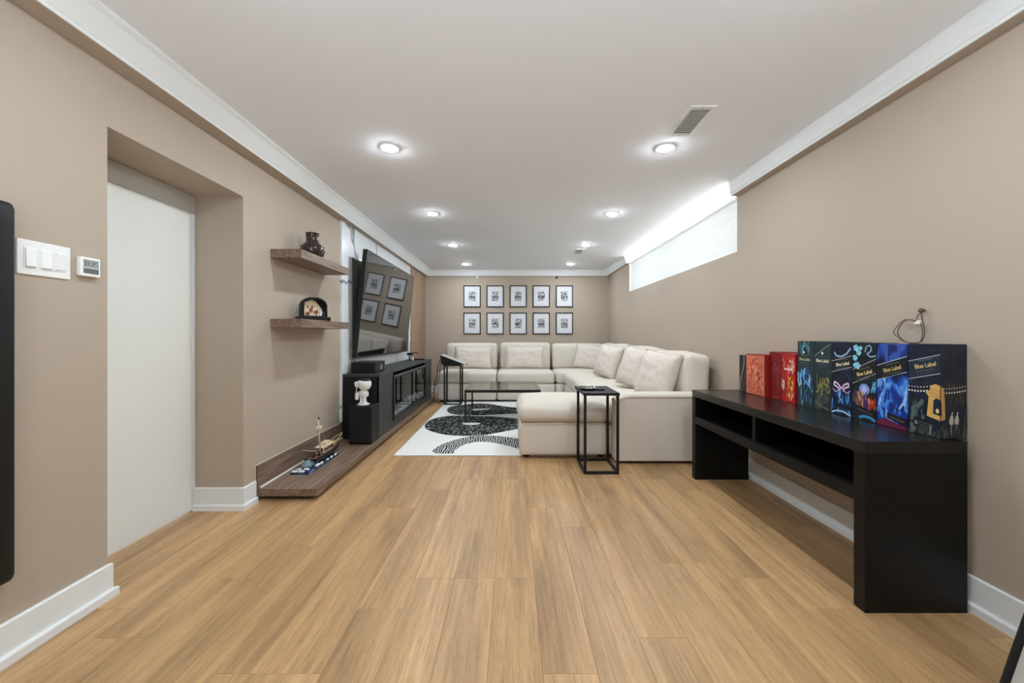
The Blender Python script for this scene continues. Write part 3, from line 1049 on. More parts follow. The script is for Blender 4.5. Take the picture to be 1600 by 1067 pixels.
for row, zz in (('upper', 1.850), ('lower', 1.331)):
    for i in range(5):
        o = t0 if k == 0 else copy_tree(t0)
        o.location = (-.766 + i * .4425, YB - .001, zz)
        o['label'] = f'{num[i]} black-framed print from the left in the {row} row on back wall'
        k += 1
# small hooks near the crown on the back wall
t = thing('wall_hook', 'small dark hook on back wall above the fourth framed print', 'hook', (.86, YB, 2.205))
MB().cyl((.86, YB, 2.21), (.86, YB - .01, 2.21), .022, n=16).build('plate', M['hull_d'], t)
MB().tube([(.86, YB - .008, 2.21), (.86, YB - .035, 2.2), (.85, YB - .04, 2.225), (.845, YB - .03, 2.235)], .007).build('prong', M['hull_d'], t)
t = thing('wall_hook', 'small clear white hook on back wall above the first two prints', 'hook', (-.665, YB, 2.2))
MB().box(-.69, -.645, YB - .006, YB, 2.19, 2.24, bev=.002).build('plate', M['plastic_w'], t)
MB().tube([(-.668, YB - .006, 2.2), (-.668, YB - .03, 2.185), (-.668, YB - .035, 2.205)], .006).build('prong', M['plastic_w'], t)

# ------------------------------------------------------------------ rug with snake print
t = thing('rug', 'ivory area rug with large black snake print in front of the sofa', 'rug', (-.2, 5, 0))
MB().box(-1.078, .862, 3.556, 6.44, 0, .011, bev=.003).build('pile', M['rug'], t)
A = [(-0.954, 5.676), (-0.964, 5.872), (-0.922, 6.039), (-0.778, 6.126), (-0.678, 6.215), (-0.508, 6.28), (-0.311, 6.188), (-0.179, 6.039), (-0.024, 5.929), (0.126, 5.872), (0.304, 5.815), (0.283, 5.422), (0.062, 5.457), (-0.229, 5.374), (-0.431, 5.32), (-0.624, 5.34), (-0.793, 5.374), (-0.888, 5.492)]
Ah = [(-0.61, 5.729), (-0.571, 5.776), (-0.44, 5.799), (-0.306, 5.799), (-0.377, 5.745), (-0.49, 5.691), (-0.576, 5.676)]
B = [(-1.052, 4.686), (-1.066, 4.808), (-1.06, 5.007), (-1.012, 5.159), (-0.885, 5.267), (-0.758, 5.32), (-0.618, 5.287), (-0.425, 5.254), (-0.291, 5.267), (-0.155, 5.203), (-0.021, 5.152), (0.11, 5.097), (0.263, 5.036), (0.246, 4.702), (0.087, 4.565), (-0.075, 4.441), (-0.238, 4.306), (-0.344, 4.246), (-0.429, 4.229), (-0.56, 4.233), (-0.671, 4.254), (-0.792, 4.319), (-0.899, 4.409), (-0.992, 4.526)]
Bh = [(-0.623, 4.825), (-0.593, 4.863), (-0.494, 4.874), (-0.406, 4.858), (-0.384, 4.825), (-0.411, 4.77), (-0.481, 4.744), (-0.568, 4.754)]
Cp = [(-0.748, 3.667), (-0.751, 3.731), (-0.712, 3.885), (-0.651, 3.994), (-0.564, 4.11), (-0.469, 4.204), (-0.365, 4.246), (-0.257, 4.254), (-0.147, 4.229), (-0.039, 4.179), (0.078, 4.11), (0.21, 4.013), (0.188, 3.605), (0.071, 3.738), (-0.035, 3.85), (-0.137, 3.931), (-0.22, 3.983), (-0.304, 4.006), (-0.384, 3.991), (-0.458, 3.924), (-0.507, 3.832), (-0.539, 3.715), (-0.543, 3.651), (-0.531, 3.598), (-0.66, 3.598), (-0.716, 3.605)]
def smooth_poly(P, it=2):
    for _ in range(it):
        Q = []
        for a, b in zip(P, P[1:] + P[:1]):
            Q += [(.75 * a[0] + .25 * b[0], .75 * a[1] + .25 * b[1]), (.25 * a[0] + .75 * b[0], .25 * a[1] + .75 * b[1])]
        P = Q
    return P
flat = lambda u, v, z: (u, v, z)
for P, nm, mm, z in ((A, 'snake_coil', 'snake', .0114), (B, 'snake_coil', 'snake', .0118), (Cp, 'snake_tail', 'snake2', .0116)):
    MB().prism(smooth_poly(P), flat, .0105, z).build(nm, M[mm], t)
for P in (Ah, Bh):
    MB().prism(smooth_poly(P), flat, .0105, .0124).build('rug_gap', M['rug'], t)

# ------------------------------------------------------------------ sectional sofa
F = M['fabric']
t = thing('sectional_sofa', 'large cream L-shaped sectional sofa along the back and right walls', 'sofa', (.9, 5.6, 0))
ZB, ZS = .31, .50
yb = 7.42
# back row seats
for i, (a, b) in enumerate(((-1.235, -.255), (-.248, .712))):
    MB().soft(a, b, 6.42, yb - .02, .03, ZB - .004, .03, n=8).build('base', F, t)
    MB().soft(a + .002, b - .002, 6.405, 7.12, ZB - .002, ZS, .055, puff=(0, .012, .02), n=12, wr=.003, seed=i).build('seat_cushion', F, t)
    mxb = Matrix.Translation((0, 7.1, .5)) @ Matrix.Rotation(R(-7), 4, 'X') @ Matrix.Translation((0, -7.1, -.5))
    MB().soft(a + .035, b - .015, 7.06, 7.28, ZS - .005, .965 + .01 * i, .06, puff=(0, .045, .008), n=12, wr=.004, seed=i + 3, mx=mxb).build('back_cushion', F, t)
    MB().soft(a + .02, b, 7.31, yb, ZB, .72, .03, n=6).build('back_frame', F, t)
# corner
MB().soft(.718, 1.80, 6.42, yb - .02, .03, ZB - .004, .03, n=8).build('base', F, t)
MB().soft(.722, 1.56, 6.40, 7.12, ZB - .002, ZS + .003, .055, puff=(0, .01, .02), n=12, wr=.003, seed=7).build('seat_cushion', F, t)
MB().soft(.73, 1.66, 7.05, 7.29, ZS - .005, .955, .06, puff=(0, .04, .008), n=12, wr=.004, seed=8, mx=Matrix.Translation((0, 7.1, .5)) @ Matrix.Rotation(R(-7), 4, 'X') @ Matrix.Translation((0, -7.1, -.5))).build('back_cushion', F, t)
MB().soft(.72, 1.815, 7.31, yb, ZB, .72, .03, n=6).build('back_frame', F, t)
# right run
ys = [3.478, 4.45, 5.42, 6.395]
for i in range(3):
    a, b = ys[i] + .003, ys[i + 1] - .003
    MB().soft(.86, 1.80, a, b, .03, ZB - .004, .03, n=8).build('base', F, t)
    MB().soft(.845, 1.58, a, b, ZB - .002, ZS, .055, puff=(.012, 0, .02), n=12, wr=.003, seed=i + 11).build('seat_cushion', F, t)
    mxb = Matrix.Translation((1.6, 0, .5)) @ Matrix.Rotation(R(5), 4, 'Y') @ Matrix.Translation((-1.6, 0, -.5))
    MB().soft(1.545, 1.765, a + .015, b - .02, ZS - .005, (.93, .95, .955)[i], .055, puff=(.04, .012, .022), n=14, wr=.010, seed=i + 14, mx=mxb).build('back_cushion', F, t)
    MB().soft(1.775, 1.818, a, b, ZB, .60, .02, n=6).build('back_frame', F, t)
MB().soft(1.60, 1.818, 6.40, 7.30, ZB, .70, .03, n=6).build('back_frame', F, t)
MB().soft(1.53, 1.76, 6.42, 7.0, ZS - .005, .955, .07, puff=(.04, 0, .02), n=12, wr=.006, seed=21, mx=Matrix.Translation((1.6, 0, .5)) @ Matrix.Rotation(R(5), 4, 'Y') @ Matrix.Translation((-1.6, 0, -.5))).build('back_cushion', F, t)
# near arm: slab with rounded front corner and top roll
arm = MB()
ap = [(.885, .03), (1.818, .03), (1.818, .585), (1.0, .585), (.955, .578), (.92, .562), (.895, .538), (.885, .51)]
arm.prism(ap, lambda u, v, y: (u, y, v), 3.33, 3.468)
arm.build('arm', F, t)
tp = MB()
def rollf(u, v):
    x_ = .885 + u * .933
    q = min(1, (x_ - .885) / .12)
    zc = .575 - .055 * (1 - q) ** 2
    a = math.pi * (1.08 - 1.16 * v)
    return (x_ + .0, 3.399 + .076 * math.cos(a), zc + .036 * max(-.15, math.sin(a)))
tp.grid(rollf, 24, 12)
tp.build('arm_top_roll', F, t)
MB().tube([(.884, 3.328, .50), (.895, 3.327, .535), (.935, 3.327, .562), (1.0, 3.327, .573), (1.4, 3.327, .574), (1.81, 3.327, .574)], .004).build('welt', M['piping'], t)
for xx, yy in ((-1.17, 6.5), (-.31, 6.5), (-.2, 6.5), (.66, 6.5), (.95, 3.42), (1.72, 3.42), (.93, 4.4), (.93, 5.4), (.93, 6.3), (-1.17, 7.3), (1.7, 7.3), (1.7, 4.4), (1.7, 5.4)):
    MB().cyl((xx, yy, 0), (xx, yy, .034), .03, n=12).build('foot', M['dark_in'], t)

# ottoman
t = thing('ottoman', 'cream upholstered ottoman in front of the sofa, beside the black side table', 'ottoman', (.46, 3.85, 0))
MB().soft(.063, .868, 3.472, 4.24, .03, .315, .028, n=9).build('base', F, t)
MB().soft(.058, .872, 3.458, 4.25, .317, .485, .07, puff=(.012, .012, .028), n=14, wr=.003, seed=31).build('cushion', F, t)
MB().tube([(.075, 3.468, .318), (.30, 3.464, .316), (.63, 3.464, .316), (.855, 3.468, .318)], .0045).build('welt', M['piping'], t)
for xx in (.13, .80):
    for yy in (3.54, 4.17):
        MB().cyl((xx, yy, .0112), (xx, yy, .034), .03, n=12).build('foot', M['dark_in'], t)

# pillows
def pillow(name, label, w_, h_, th, c, yaw, lean, roll, seed, group):
    mb = MB()
    for sg in (-1, 1):
        def f(u, v):
            a, b = 2 * u - 1, 2 * v - 1
            x_ = a * w_ / 2 * (1 - .055 * (1 - b * b))
            z_ = b * h_ / 2 * (1 - .055 * (1 - a * a))
            q = max(0, (1 - abs(a) ** 3.2) * (1 - abs(b) ** 3.2)) ** .5
            y_ = sg * th / 2 * q
            p = Vector((x_, y_, z_))
            d_ = noise.noise(Vector((x_ * 9 + seed, z_ * 14, sg))) * .012 + noise.noise(Vector((x_ * 20, z_ * 34 + seed, sg))) * .007
            p.y += sg * d_ * q
            return p
        mb.grid(f, 22, 22)
    bmesh.ops.remove_doubles(mb.bm, verts=mb.bm.verts[:], dist=.0004)
    edge = []
    for k in range(4):
        for i in range(8):
            q = -1 + 2 * i / 8
            a, b = ((q, -1), (1, q), (-q, 1), (-1, -q))[k]
            edge.append((a * w_ / 2 * (1 - .055 * (1 - b * b)), 0, b * h_ / 2 * (1 - .055 * (1 - a * a))))
    edge.append(edge[0])
    o = bpy.data.objects.new(name, None)
    COL.objects.link(o)
    o.empty_display_size = .1
    tag(o, label, 'pillow', group)
    ORG[o.name] = Vector()
    mb.build('pillow_body', M['pillow'], o)
    MB().tube(edge, .0035, n=6).build('seam', M['piping'], o)
    o.matrix_world = Matrix.Translation(c) @ Matrix.Rotation(R(yaw), 4, 'Z') @ Matrix.Rotation(R(lean), 4, 'X') @ Matrix.Rotation(R(roll), 4, 'Y')
    return o
pillow('lumbar_pillow', 'wide lumbar pillow on the left seat of the back row, behind the black device', .66, .385, .15, (-.69, 6.92, .705), 0, -14, 0, 1, 'lumbar pillows')
pillow('lumbar_pillow', 'wide lumbar pillow on the middle seat of the back row', .67, .39, .15, (.215, 6.92, .708), 0, -14, 0, 5, 'lumbar pillows')
pillow('throw_pillow', 'square cream pillow in the sofa corner against the back wall cushion', .47, .43, .17, (1.34, 6.86, .72), -14, -16, 8, 9, 'throw pillows')
pillow('throw_pillow', 'leaning cream pillow next to the corner pillow on the right run', .45, .46, .20, (1.36, 5.52, .735), -64, -19, 7, 13, 'throw pillows')
pillow('throw_pillow', 'middle one of three leaning pillows on the right run', .43, .46, .20, (1.38, 4.42, .74), -66, -19, 7, 17, 'throw pillows')
pillow('throw_pillow', 'cream pillow leaning nearest the sofa arm on the right run', .43, .46, .21, (1.40, 3.76, .72), -60, -18, 6, 22, 'throw pillows')

# ------------------------------------------------------------------ tables
MBk = M['metal_black']
t = thing('coffee_table', 'black metal framed coffee table with smoked glass top on the rug', 'table', (-.11, 5.3, .011))
x0, x1, y0, y1, zt, r_ = -.592, .36, 4.862, 5.72, .4185, .022
for a in ((x0, x1, y0, y0 + r_), (x0, x1, y1 - r_, y1), (x0, x0 + r_, y0 + r_, y1 - r_), (x1 - r_, x1, y0 + r_, y1 - r_)):
    box('top_rail', MBk, t, *a, zt - .032, zt, bev=.002)
for xx in (x0, x1 - r_):
    for yy in (y0, y1 - r_):
        box('leg', MBk, t, xx, xx + r_, yy, yy + r_, .0125, zt - .032, bev=.002)
    box('floor_rail', MBk, t, xx, xx + r_, y0 + r_, y1 - r_, .0125, .0345, bev=.002)
box('glass_top', M['glass_top'], t, x0 + .004, x1 - .004, y0 + .004, y1 - .004, zt, zt + .006)

def side_table(label, x0, x1, y0, y1, zf, zt, r_, top_y1=None):
    t = thing('side_table', label, 'table', ((x0 + x1) / 2, (y0 + y1) / 2, zf))
    ty = top_y1 or y1
    box('top', M['black'], t, x0 - .004, x1 + .004, y0 - .004, ty, zt - .022, zt, bev=.003)
    for xx in (x0, x1 - r_):
        for yy in (y0, y1 - r_):
            box('leg', MBk, t, xx, xx + r_, yy, yy + r_, zf, zt - .022, bev=.002)
        box('floor_rail', MBk, t, xx, xx + r_, y0 + r_, y1 - r_, zf, zf + r_, bev=.002)
    for yy in (y0, y1 - r_):
        box('floor_rail', MBk, t, x0 + r_, x1 - r_, yy, yy + r_, zf, zf + r_, bev=.002)
    return t
side_table('slim black metal side table standing by the near side of ottoman', .570, .850, 3.092, 3.44, 0, .645, .021, 3.52)
side_table('tall slim black metal side table with slanted device at sofa left end', -1.072, -.800, 6.12, 6.385, .0112, .64, .022)

# tray/remote on near table
t = thing('ashtray', 'shallow dark oval dish on the near black side table', 'dish', (.635, 3.30, .645))
mb = MB()
prof = [(.6, 0), (.85, .004), (1, .016), (.96, .017), (.82, .007), (.1, .006)]
k = 0
rings = []
for rr, zz in prof:
    rings.append([mb.bm.verts.new((.64 + .078 * rr * math.cos(2 * math.pi * i / 32), 3.29 + .085 * rr * math.sin(2 * math.pi * i / 32), .6452 + zz)) for i in range(32)])
for a, b in zip(rings, rings[1:]):
    for i in range(32):
        mb.bm.faces.new((a[i], a[(i + 1) % 32], b[(i + 1) % 32], b[i])).smooth = True
mb.bm.faces.new(rings[0][::-1])
mb.bm.faces.new(rings[-1])
mb.build('dish_body', mat('dark_glazed_dish', (34, 34, 36), .18, coat=.4), t)
t = thing('remote_control', 'small black remote lying beside the dark dish on the near side table', 'remote', (.72, 3.25, .645))
MB().box(.70, .765, 3.215, 3.24, .6452, .661, bev=.004).build('body', M['black'], t)
MB().box(.705, .712, 3.222, 3.233, .661, .6622).box(.72, .727, 3.222, 3.233, .661, .6622).build('buttons', M['chrome'], t)

# slanted device on the far table
t = thing('slanted_device', 'slanted black wedge device with pale top panel on the left side table', 'device', (-.94, 6.24, .64))
wd = [(-1.10, .6405), (-.80, .6405), (-.80, .665), (-1.115, .785), (-1.128, .78)]
MB().prism(wd, lambda u, v, y: (u, y, v), 6.12, 6.37).build('wedge_body', M['black'], t)
tpn = [(-1.112, .7868), (-.735, .6435), (-.735, .6515), (-1.112, .795)]
pn = MB().prism(tpn, lambda u, v, y: (u, y, v), 6.115, 6.375).build('pale_panel', mat('pale_grey_panel', (196, 194, 190), .3), t)
MB().tube([(-.93, 6.30, .73), (-.92, 6.31, .82), (-.905, 6.31, .88)], .007).build('antenna', mat('brass_rod', (150, 130, 100), .4), t)
MB().box(-.745, -.72, 6.13, 6.37, .6405, .6435, bev=.001).build('front_lip', M['black'], t)
t = thing('power_cord', 'dark power cord hanging from the slanted device down to the floor', 'cord', (-1.17, 6.25, .02))
MB().tube([(-1.118, 6.25, .69), (-1.15, 6.26, .70), (-1.19, 6.27, .60), (-1.205, 6.28, .45), (-1.255, 6.29, .30), (-1.26, 6.3, .16), (-1.25, 6.31, .06), (-1.22, 6.32, .012), (-1.16, 6.30, .012)], .006).tube([(-1.118, 6.3, .68), (-1.14, 6.31, .69), (-1.165, 6.32, .56), (-1.18, 6.33, .42), (-1.245, 6.335, .28), (-1.25, 6.34, .18)], .005).build('cable', M['black'], t)
MB().tube([(-1.262 + .022 * math.cos(a), 6.31, .14 + .05 * math.sin(a)) for a in [i * .8 for i in range(12)]], .005).build('cable_coil', mat('grey_cable', (150, 148, 142), .5), t)

# ------------------------------------------------------------------ black console table, right wall
t = thing('console_table', 'long black console table with open shelf along the right wall', 'table', (1.6, 2.29, 0))
BW = M['black_wood']
TX0, TX1, TY0, TY1, TZ = 1.398, 1.8045, 1.546, 3.03, .68
box('top_board', M['black_top'], t, TX0, TX1, TY0, TY1, .630, TZ, bev=.0015)
box('leg_panel', BW, t, TX0, TX1, TY0, TY0 + .052, 0, .6295, bev=.0015)
box('leg_panel', BW, t, TX0, TX1, TY1 - .052, TY1, 0, .6295, bev=.0015)
box('shelf_board', BW, t, TX0, TX1, TY0 + .0525, TY1 - .0525, .428, .480, bev=.0015)
box('divider', BW, t, TX0 + .02, TX1 - .005, 2.275, 2.305, .4805, .6295, bev=.001)
box('back_panel', BW, t, TX1 - .005, TX1 - .001, TY0 + .0525, TY1 - .0525, .4805, .6295)
box('bracket', M['chrome'], t, 1.52, 1.525, TY1 - .055, TY1 - .0525, .41, .427)

# ------------------------------------------------------------------ gift boxes on the console table
BX0, BX1, BZ = 1.735, 1.842, TZ
def boxmat(name, stops, scale=12, stretch=(1, 1, 1), distort=1.5, wave=False, rough=.35):
    return ramp_mat(name, stops, scale=scale, stretch=stretch, distort=distort, wave=wave, rough=rough, detail=4)
flatm = {}
def FM(rgb, rough=.4):
    if rgb not in flatm:
        flatm[rgb] = mat('print_ink_%d' % (len(flatm) + 1), rgb, rough)
    return flatm[rgb]

class Face:
    """a printed side: u runs 0..1 to the right as seen from outside, v runs 0..1 up"""
    def __init__(s, side, x0, x1, ya, yb_, z0, h):
        s.side, s.x0, s.x1, s.ya, s.yb, s.z0, s.h = side, x0, x1, ya, yb_, z0, h
        s.w = (yb_ - ya) if side == 'room' else (x1 - x0)
    def p(s, u, v, lift=.0006):
        if s.side == 'room':
            return (s.x0 - lift, s.yb - u * (s.yb - s.ya), s.z0 + v * s.h)
        return (s.x0 + u * (s.x1 - s.x0), s.ya - lift, s.z0 + v * s.h)
    def poly(s, mb, pts, rgb, lift=.0006):
        mb.face([s.p(min(.995, max(.005, u)), min(.997, max(.003, v)), lift) for u, v in pts], rgb if not isinstance(rgb, tuple) else FM(rgb))
    def ell(s, mb, u, v, ru, rv, rgb, lift=.0007, n=10, rot=0):
        P = []
        for i in range(n):
            a = 2 * math.pi * i / n
            du, dv = ru * math.cos(a), rv * math.sin(a)
            P.append((u + du * math.cos(rot) - dv * math.sin(rot), v + du * math.sin(rot) + dv * math.cos(rot)))
        s.poly(mb, P, rgb, lift)
    def stroke(s, mb, pts, wid, rgb, lift=.0008):
        asp = s.h / s.w
        for (a, b), (c, d_) in zip(pts, pts[1:]):
            du, dv = c - a, (d_ - b) * asp
            l_ = math.hypot(du, dv) or 1
            nu, nv = -dv / l_ * wid, du / l_ * wid / asp
            s.poly(mb, [(a + nu, b + nv), (a - nu, b - nv), (c - nu, d_ - nv), (c + nu, d_ + nv)], rgb, lift)
            lift += .000004
    def blobs(s, mb, rect, pal, n, size, seed, lift=.0007):
        rg = random.Random(seed)
        u0, u1, v0, v1 = rect
        for i in range(n):
            k = rg.uniform(.4, 1) * size
            s.ell(mb, rg.uniform(u0, u1), rg.uniform(v0, v1), k, k * rg.uniform(.2, .5), rg.choice(pal), lift + i * .000004, 7, rg.uniform(0, 3))
    def mx(s, u, v, slant=0, lift=.0012):
        c = Vector(s.p(u, v, lift))
        if s.side == 'room':
            b = Matrix(((0, 0, -1, 0), (-1, 0, 0, 0), (0, 1, 0, 0), (0, 0, 0, 1)))
        else:
            b = Matrix(((1, 0, 0, 0), (0, 0, -1, 0), (0, 1, 0, 0), (0, 0, 0, 1)))
        return Matrix.Translation(c) @ b @ Matrix.Rotation(R(slant), 4, 'Z')

def gift_box(label, ya, yb_, h, m, x0=BX0, name='gift_box'):
    t = thing(name, label, 'gift box', ((x0 + BX1) / 2, (ya + yb_) / 2, BZ), 'gift boxes on the console table')
    z0 = BZ + .0003
    bd = box('carton', m, t, x0, BX1, ya + .0008, yb_ - .0008, z0, BZ + h, bev=.0012)
    MB().box(x0 + .004, BX1 - .004, ya + .005, yb_ - .005, BZ + h - .0005, BZ + h + .0006).build('lid_top', m, t)
    return t, Face('room', x0, BX1, ya + .0008, yb_ - .0008, z0, h), Face('near', x0, BX1, ya + .0008, yb_ - .0008, z0, h)

def band(mb, f, v0, v1, slope, rgb, line=(176, 186, 196)):
    f.poly(mb, [(0, v0), (1, v0 + slope), (1, v1 + slope), (0, v1)], rgb, .0008)
    f.stroke(mb, [(0, v0), (1, v0 + slope)], .012, line, .001)
    f.stroke(mb, [(0, v1), (1, v1 + slope)], .012, line, .001)

GD = M['gold']
def label_text(t, f, u, v, slant, size=.0255, m=None, lines=True):
    text_mesh('Blue Label', size, m or GD, f.mx(u, v, slant), 'lettering', t, bold=.0006, ext=.0002, wide=.82)
    mb = MB()
    k = math.tan(R(slant)) * f.w / f.h
    for dv, hw_, c in ((.062, .22, (150, 140, 104)), (-.052, .30, (120, 124, 120)), (-.082, .26, (96, 102, 104))):
        f.stroke(mb, [(u - hw_, v + dv - k * hw_), (u + hw_, v + dv + k * hw_)], .007, c, .0011)
    mb.build('fine_print', None, t)

navy = boxmat('navy_forest_print', [(.3, (14, 18, 32)), (.5, (24, 30, 52)), (.7, (30, 40, 44))], 9)
# nearest: temple box
t, f, g = gift_box('navy gift box with golden pavilion and string lights, nearest end of the row', 1.58, 1.71, .384, navy)
mb = MB()
band(mb, f, .60, .80, .09, (22, 38, 58))
f.blobs(mb, (.02, .2, .55, .72), [(40, 84, 120), (24, 60, 92)], 10, .10, 3)
for q, off, sz in ((0, 0, .022), (1, -.045, .032)):
    for i in range(9):
        u = .04 + i * .095
        f.ell(mb, u, .515 + off + .10 * (u - .3) ** 2 + .02 * u, sz * .9, sz * .34, (238, 236, 226), .0009, 8)
    for i in range(9):
        u = .12 + i * .10
        g.ell(mb, u, .53 + off + .05 * (u - .2) ** 2, sz * .9, sz * .28, (228, 226, 214), .0009, 8)
temple_l = [(.60, .22), (1, .19), (1, .56), (.86, .575), (.74, .555), (.68, .50), (.55, .48), (.62, .45), (.66, .43)]
f.poly(mb, temple_l, (214, 170, 92), .0011)
temple_r = [(0, .19), (.17, .205), (.15, .43), (.13, .46), (.12, .52), (0, .56)]
g.poly(mb, temple_r, (196, 150, 78), .0011)
f.poly(mb, [(.79, .255), (1, .24), (1, .41), (.9, .425), (.80, .40)], (26, 32, 60), .0013)
g.poly(mb, [(0, .24), (.035, .245), (.035, .37), (0, .40)], (26, 32, 60), .0013)
f.ell(mb, .92, .29, .05, .025, (226, 200, 140), .0015)
for v in (.435, .455, .48, .51):
    f.stroke(mb, [(.68, v), (.995, v - .008)], .008, (168, 122, 58), .0014)
f.poly(mb, [(.08, .14), (.22, .16), (.30, .26), (.52, .36), (.46, .40), (.28, .33), (.12, .30)], (84, 100, 92), .0010)
f.blobs(mb, (.1, .5, .18, .36), [(70, 92, 84), (96, 112, 98), (50, 66, 70)], 14, .08, 8, .0012)
f.poly(mb, [(.18, .08), (.82, .06), (.82, .165), (.18, .18)], (22, 26, 30), .0014)
for v in (.09, .115, .14):
    f.stroke(mb, [(.36, v), (.80, v - .012)], .006, (128, 134, 130), .0016)
f.ell(mb, .27, .125, .055, .024, (120, 130, 126), .0016)
f.blobs(mb, (0, 1, .0, .08), [(62, 68, 66), (40, 46, 46), (96, 102, 92)], 26, .10, 11, .0012)
g.blobs(mb, (0, 1, .0, .11), [(52, 60, 54), (80, 88, 78), (36, 42, 40)], 26, .10, 12, .0012)
g.blobs(mb, (.05, .95, .42, .62), [(44, 50, 44), (58, 58, 44), (30, 36, 36)], 26, .12, 13, .0007)
g.blobs(mb, (.05, .9, .66, .98), [(36, 40, 50), (24, 28, 40)], 14, .16, 14, .0007)
for du in (0, .2):
    g.poly(mb, [(.34 + du, .15), (.46 + du, .15), (.49 + du, .20), (.45 + du, .255), (.36 + du, .24), (.31 + du, .19)], (176, 172, 160), .0012)
    g.stroke(mb, [(.41 + du, .25), (.45 + du, .285)], .022, (176, 172, 160), .0013)
    g.stroke(mb, [(.40 + du, .15), (.38 + du, .06)], .014, (150, 146, 136), .0013)
g.poly(mb, [(.78, .06), (.99, .06), (.99, .36), (.9, .27)], (40, 54, 44), .0010)
f.stroke(mb, [(.72, .12), (.7, .02)], .02, (150, 148, 132), .0017)
mb.build('print', None, t)
label_text(t, f, .55, .765, 14)

blue = boxmat('blue_swirl_print', [(.25, (10, 18, 60)), (.45, (22, 60, 150)), (.6, (40, 100, 205)), (.8, (120, 175, 235))], 7, (1, 1.2, 1), 4, True)
t, f, g = gift_box('vivid blue swirled gift box next to the golden pavilion box', 1.712, 1.856, .381, blue)
mb = MB()
f.blobs(mb, (.0, 1, .80, .99), [(28, 48, 128), (20, 34, 96), (52, 84, 170)], 18, .22, 2)
band(mb, f, .55, .73, .13, (14, 16, 24))
f.blobs(mb, (.03, .95, .18, .52), [(30, 92, 200), (70, 140, 228), (16, 46, 130), (150, 196, 240)], 34, .16, 5)
f.poly(mb, [(.25, .10), (1, .03), (1, 0), (0, 0), (.0, .04)], (104, 24, 60), .0012)
f.poly(mb, [(.36, .10), (.97, .055), (.97, .13), (.36, .175)], (20, 22, 34), .0014)
f.stroke(mb, [(.45, .125), (.9, .09)], .008, (150, 120, 80), .0016)
mb.build('print', None, t)
label_text(t, f, .52, .70, 17)

teal = boxmat('teal_black_print', [(.3, (14, 20, 26)), (.6, (26, 38, 46))], 8)
t, f, g = gift_box('dark gift box with cyan flowers and copper figures, next to the blue one', 1.858, 1.990, .384, teal)
mb = MB()
for u, v, r_ in ((.16, .93, .11), (.28, .87, .10), (.12, .80, .10), (.22, .70, .12), (.36, .93, .07), (.1, .70, .07)):
    for k in range(5):
        a = k * 1.257
        f.ell(mb, u + r_ * .6 * math.cos(a), v + r_ * .22 * math.sin(a), r_ * .55, r_ * .2, (104, 186, 214) if k % 2 else (150, 216, 232), .0009 + k * .00001, 8)
f.stroke(mb, [(.55, .88), (.6, .95), (.75, .97), (.82, .92), (.74, .88), (.62, .86), (.78, .82), (.98, .84)], .025, (140, 170, 190), .001)
band(mb, f, .46, .64, .16, (26, 24, 22))
f.ell(mb, .52, .40, .22, .075, (130, 150, 214), .0010, 14)
f.ell(mb, .52, .40, .12, .045, (178, 190, 232), .0012, 12)
f.blobs(mb, (.05, .6, .18, .36), [(176, 112, 84), (204, 148, 112), (120, 66, 56), (90, 60, 90)], 34, .10, 6, .0011)
f.blobs(mb, (.7, .97, .16, .30), [(214, 84, 44), (168, 52, 36), (232, 120, 70)], 16, .10, 7, .0012)
f.blobs(mb, (.5, .75, .14, .28), [(60, 70, 150), (36, 44, 104)], 10, .09, 8, .0012)
f.blobs(mb, (.75, .98, .40, .50), [(96, 182, 220), (60, 130, 190)], 8, .08, 9, .0013)
f.poly(mb, [(.15, .11), (.95, .06), (.95, .135), (.15, .19)], (20, 20, 24), .0014)
f.stroke(mb, [(.25, .14), (.85, .10)], .008, (150, 130, 90), .0016)
f.stroke(mb, [(.3, .03), (.5, .06), (.75, .055), (.97, .02)], .05, (64, 140, 190), .0012)
mb.build('print', None, t)
label_text(t, f, .52, .61, 17, m=FM((226, 200, 140)))

deep = boxmat('deep_blue_print', [(.3, (10, 14, 26)), (.55, (18, 30, 52)), (.75, (26, 60, 96))], 9)
t, f, g = gift_box('deep navy gift box with pink winged emblem and white swirl', 1.992, 2.120, .385, deep)
mb = MB()
f.stroke(mb, [(.15, .86), (.25, .81), (.5, .80), (.75, .84), (.95, .92)], .035, (150, 176, 206), .0010)
band(mb, f, .58, .73, .09, (14, 20, 30))
for sg in (-1, 1):
    f.stroke(mb, [(.5, .36), (.5 + sg * .14, .42), (.5 + sg * .34, .45), (.5 + sg * .36, .40), (.5 + sg * .18, .38), (.5 + sg * .08, .34)], .035, (232, 196, 226), .0012)
    f.stroke(mb, [(.5 + sg * .1, .34), (.5 + sg * .3, .31), (.5 + sg * .42, .35)], .02, (196, 160, 214), .0012)
f.blobs(mb, (.02, .98, .06, .33), [(30, 96, 160), (20, 60, 110), (70, 150, 210), (16, 34, 70)], 34, .12, 15, .0009)
f.stroke(mb, [(.45, .3), (.4, .24), (.5, .2)], .016, (200, 190, 230), .0013)
f.poly(mb, [(.25, .10), (.95, .08), (.95, .15), (.25, .17)], (18, 26, 38), .0014)
f.stroke(mb, [(.02, .02), (.25, .05), (.6, .055), (.95, .02)], .035, (170, 205, 228), .0013)
mb.build('print', None, t)
label_text(t, f, .56, .70, 11, m=FM((232, 222, 190)), size=.0245)

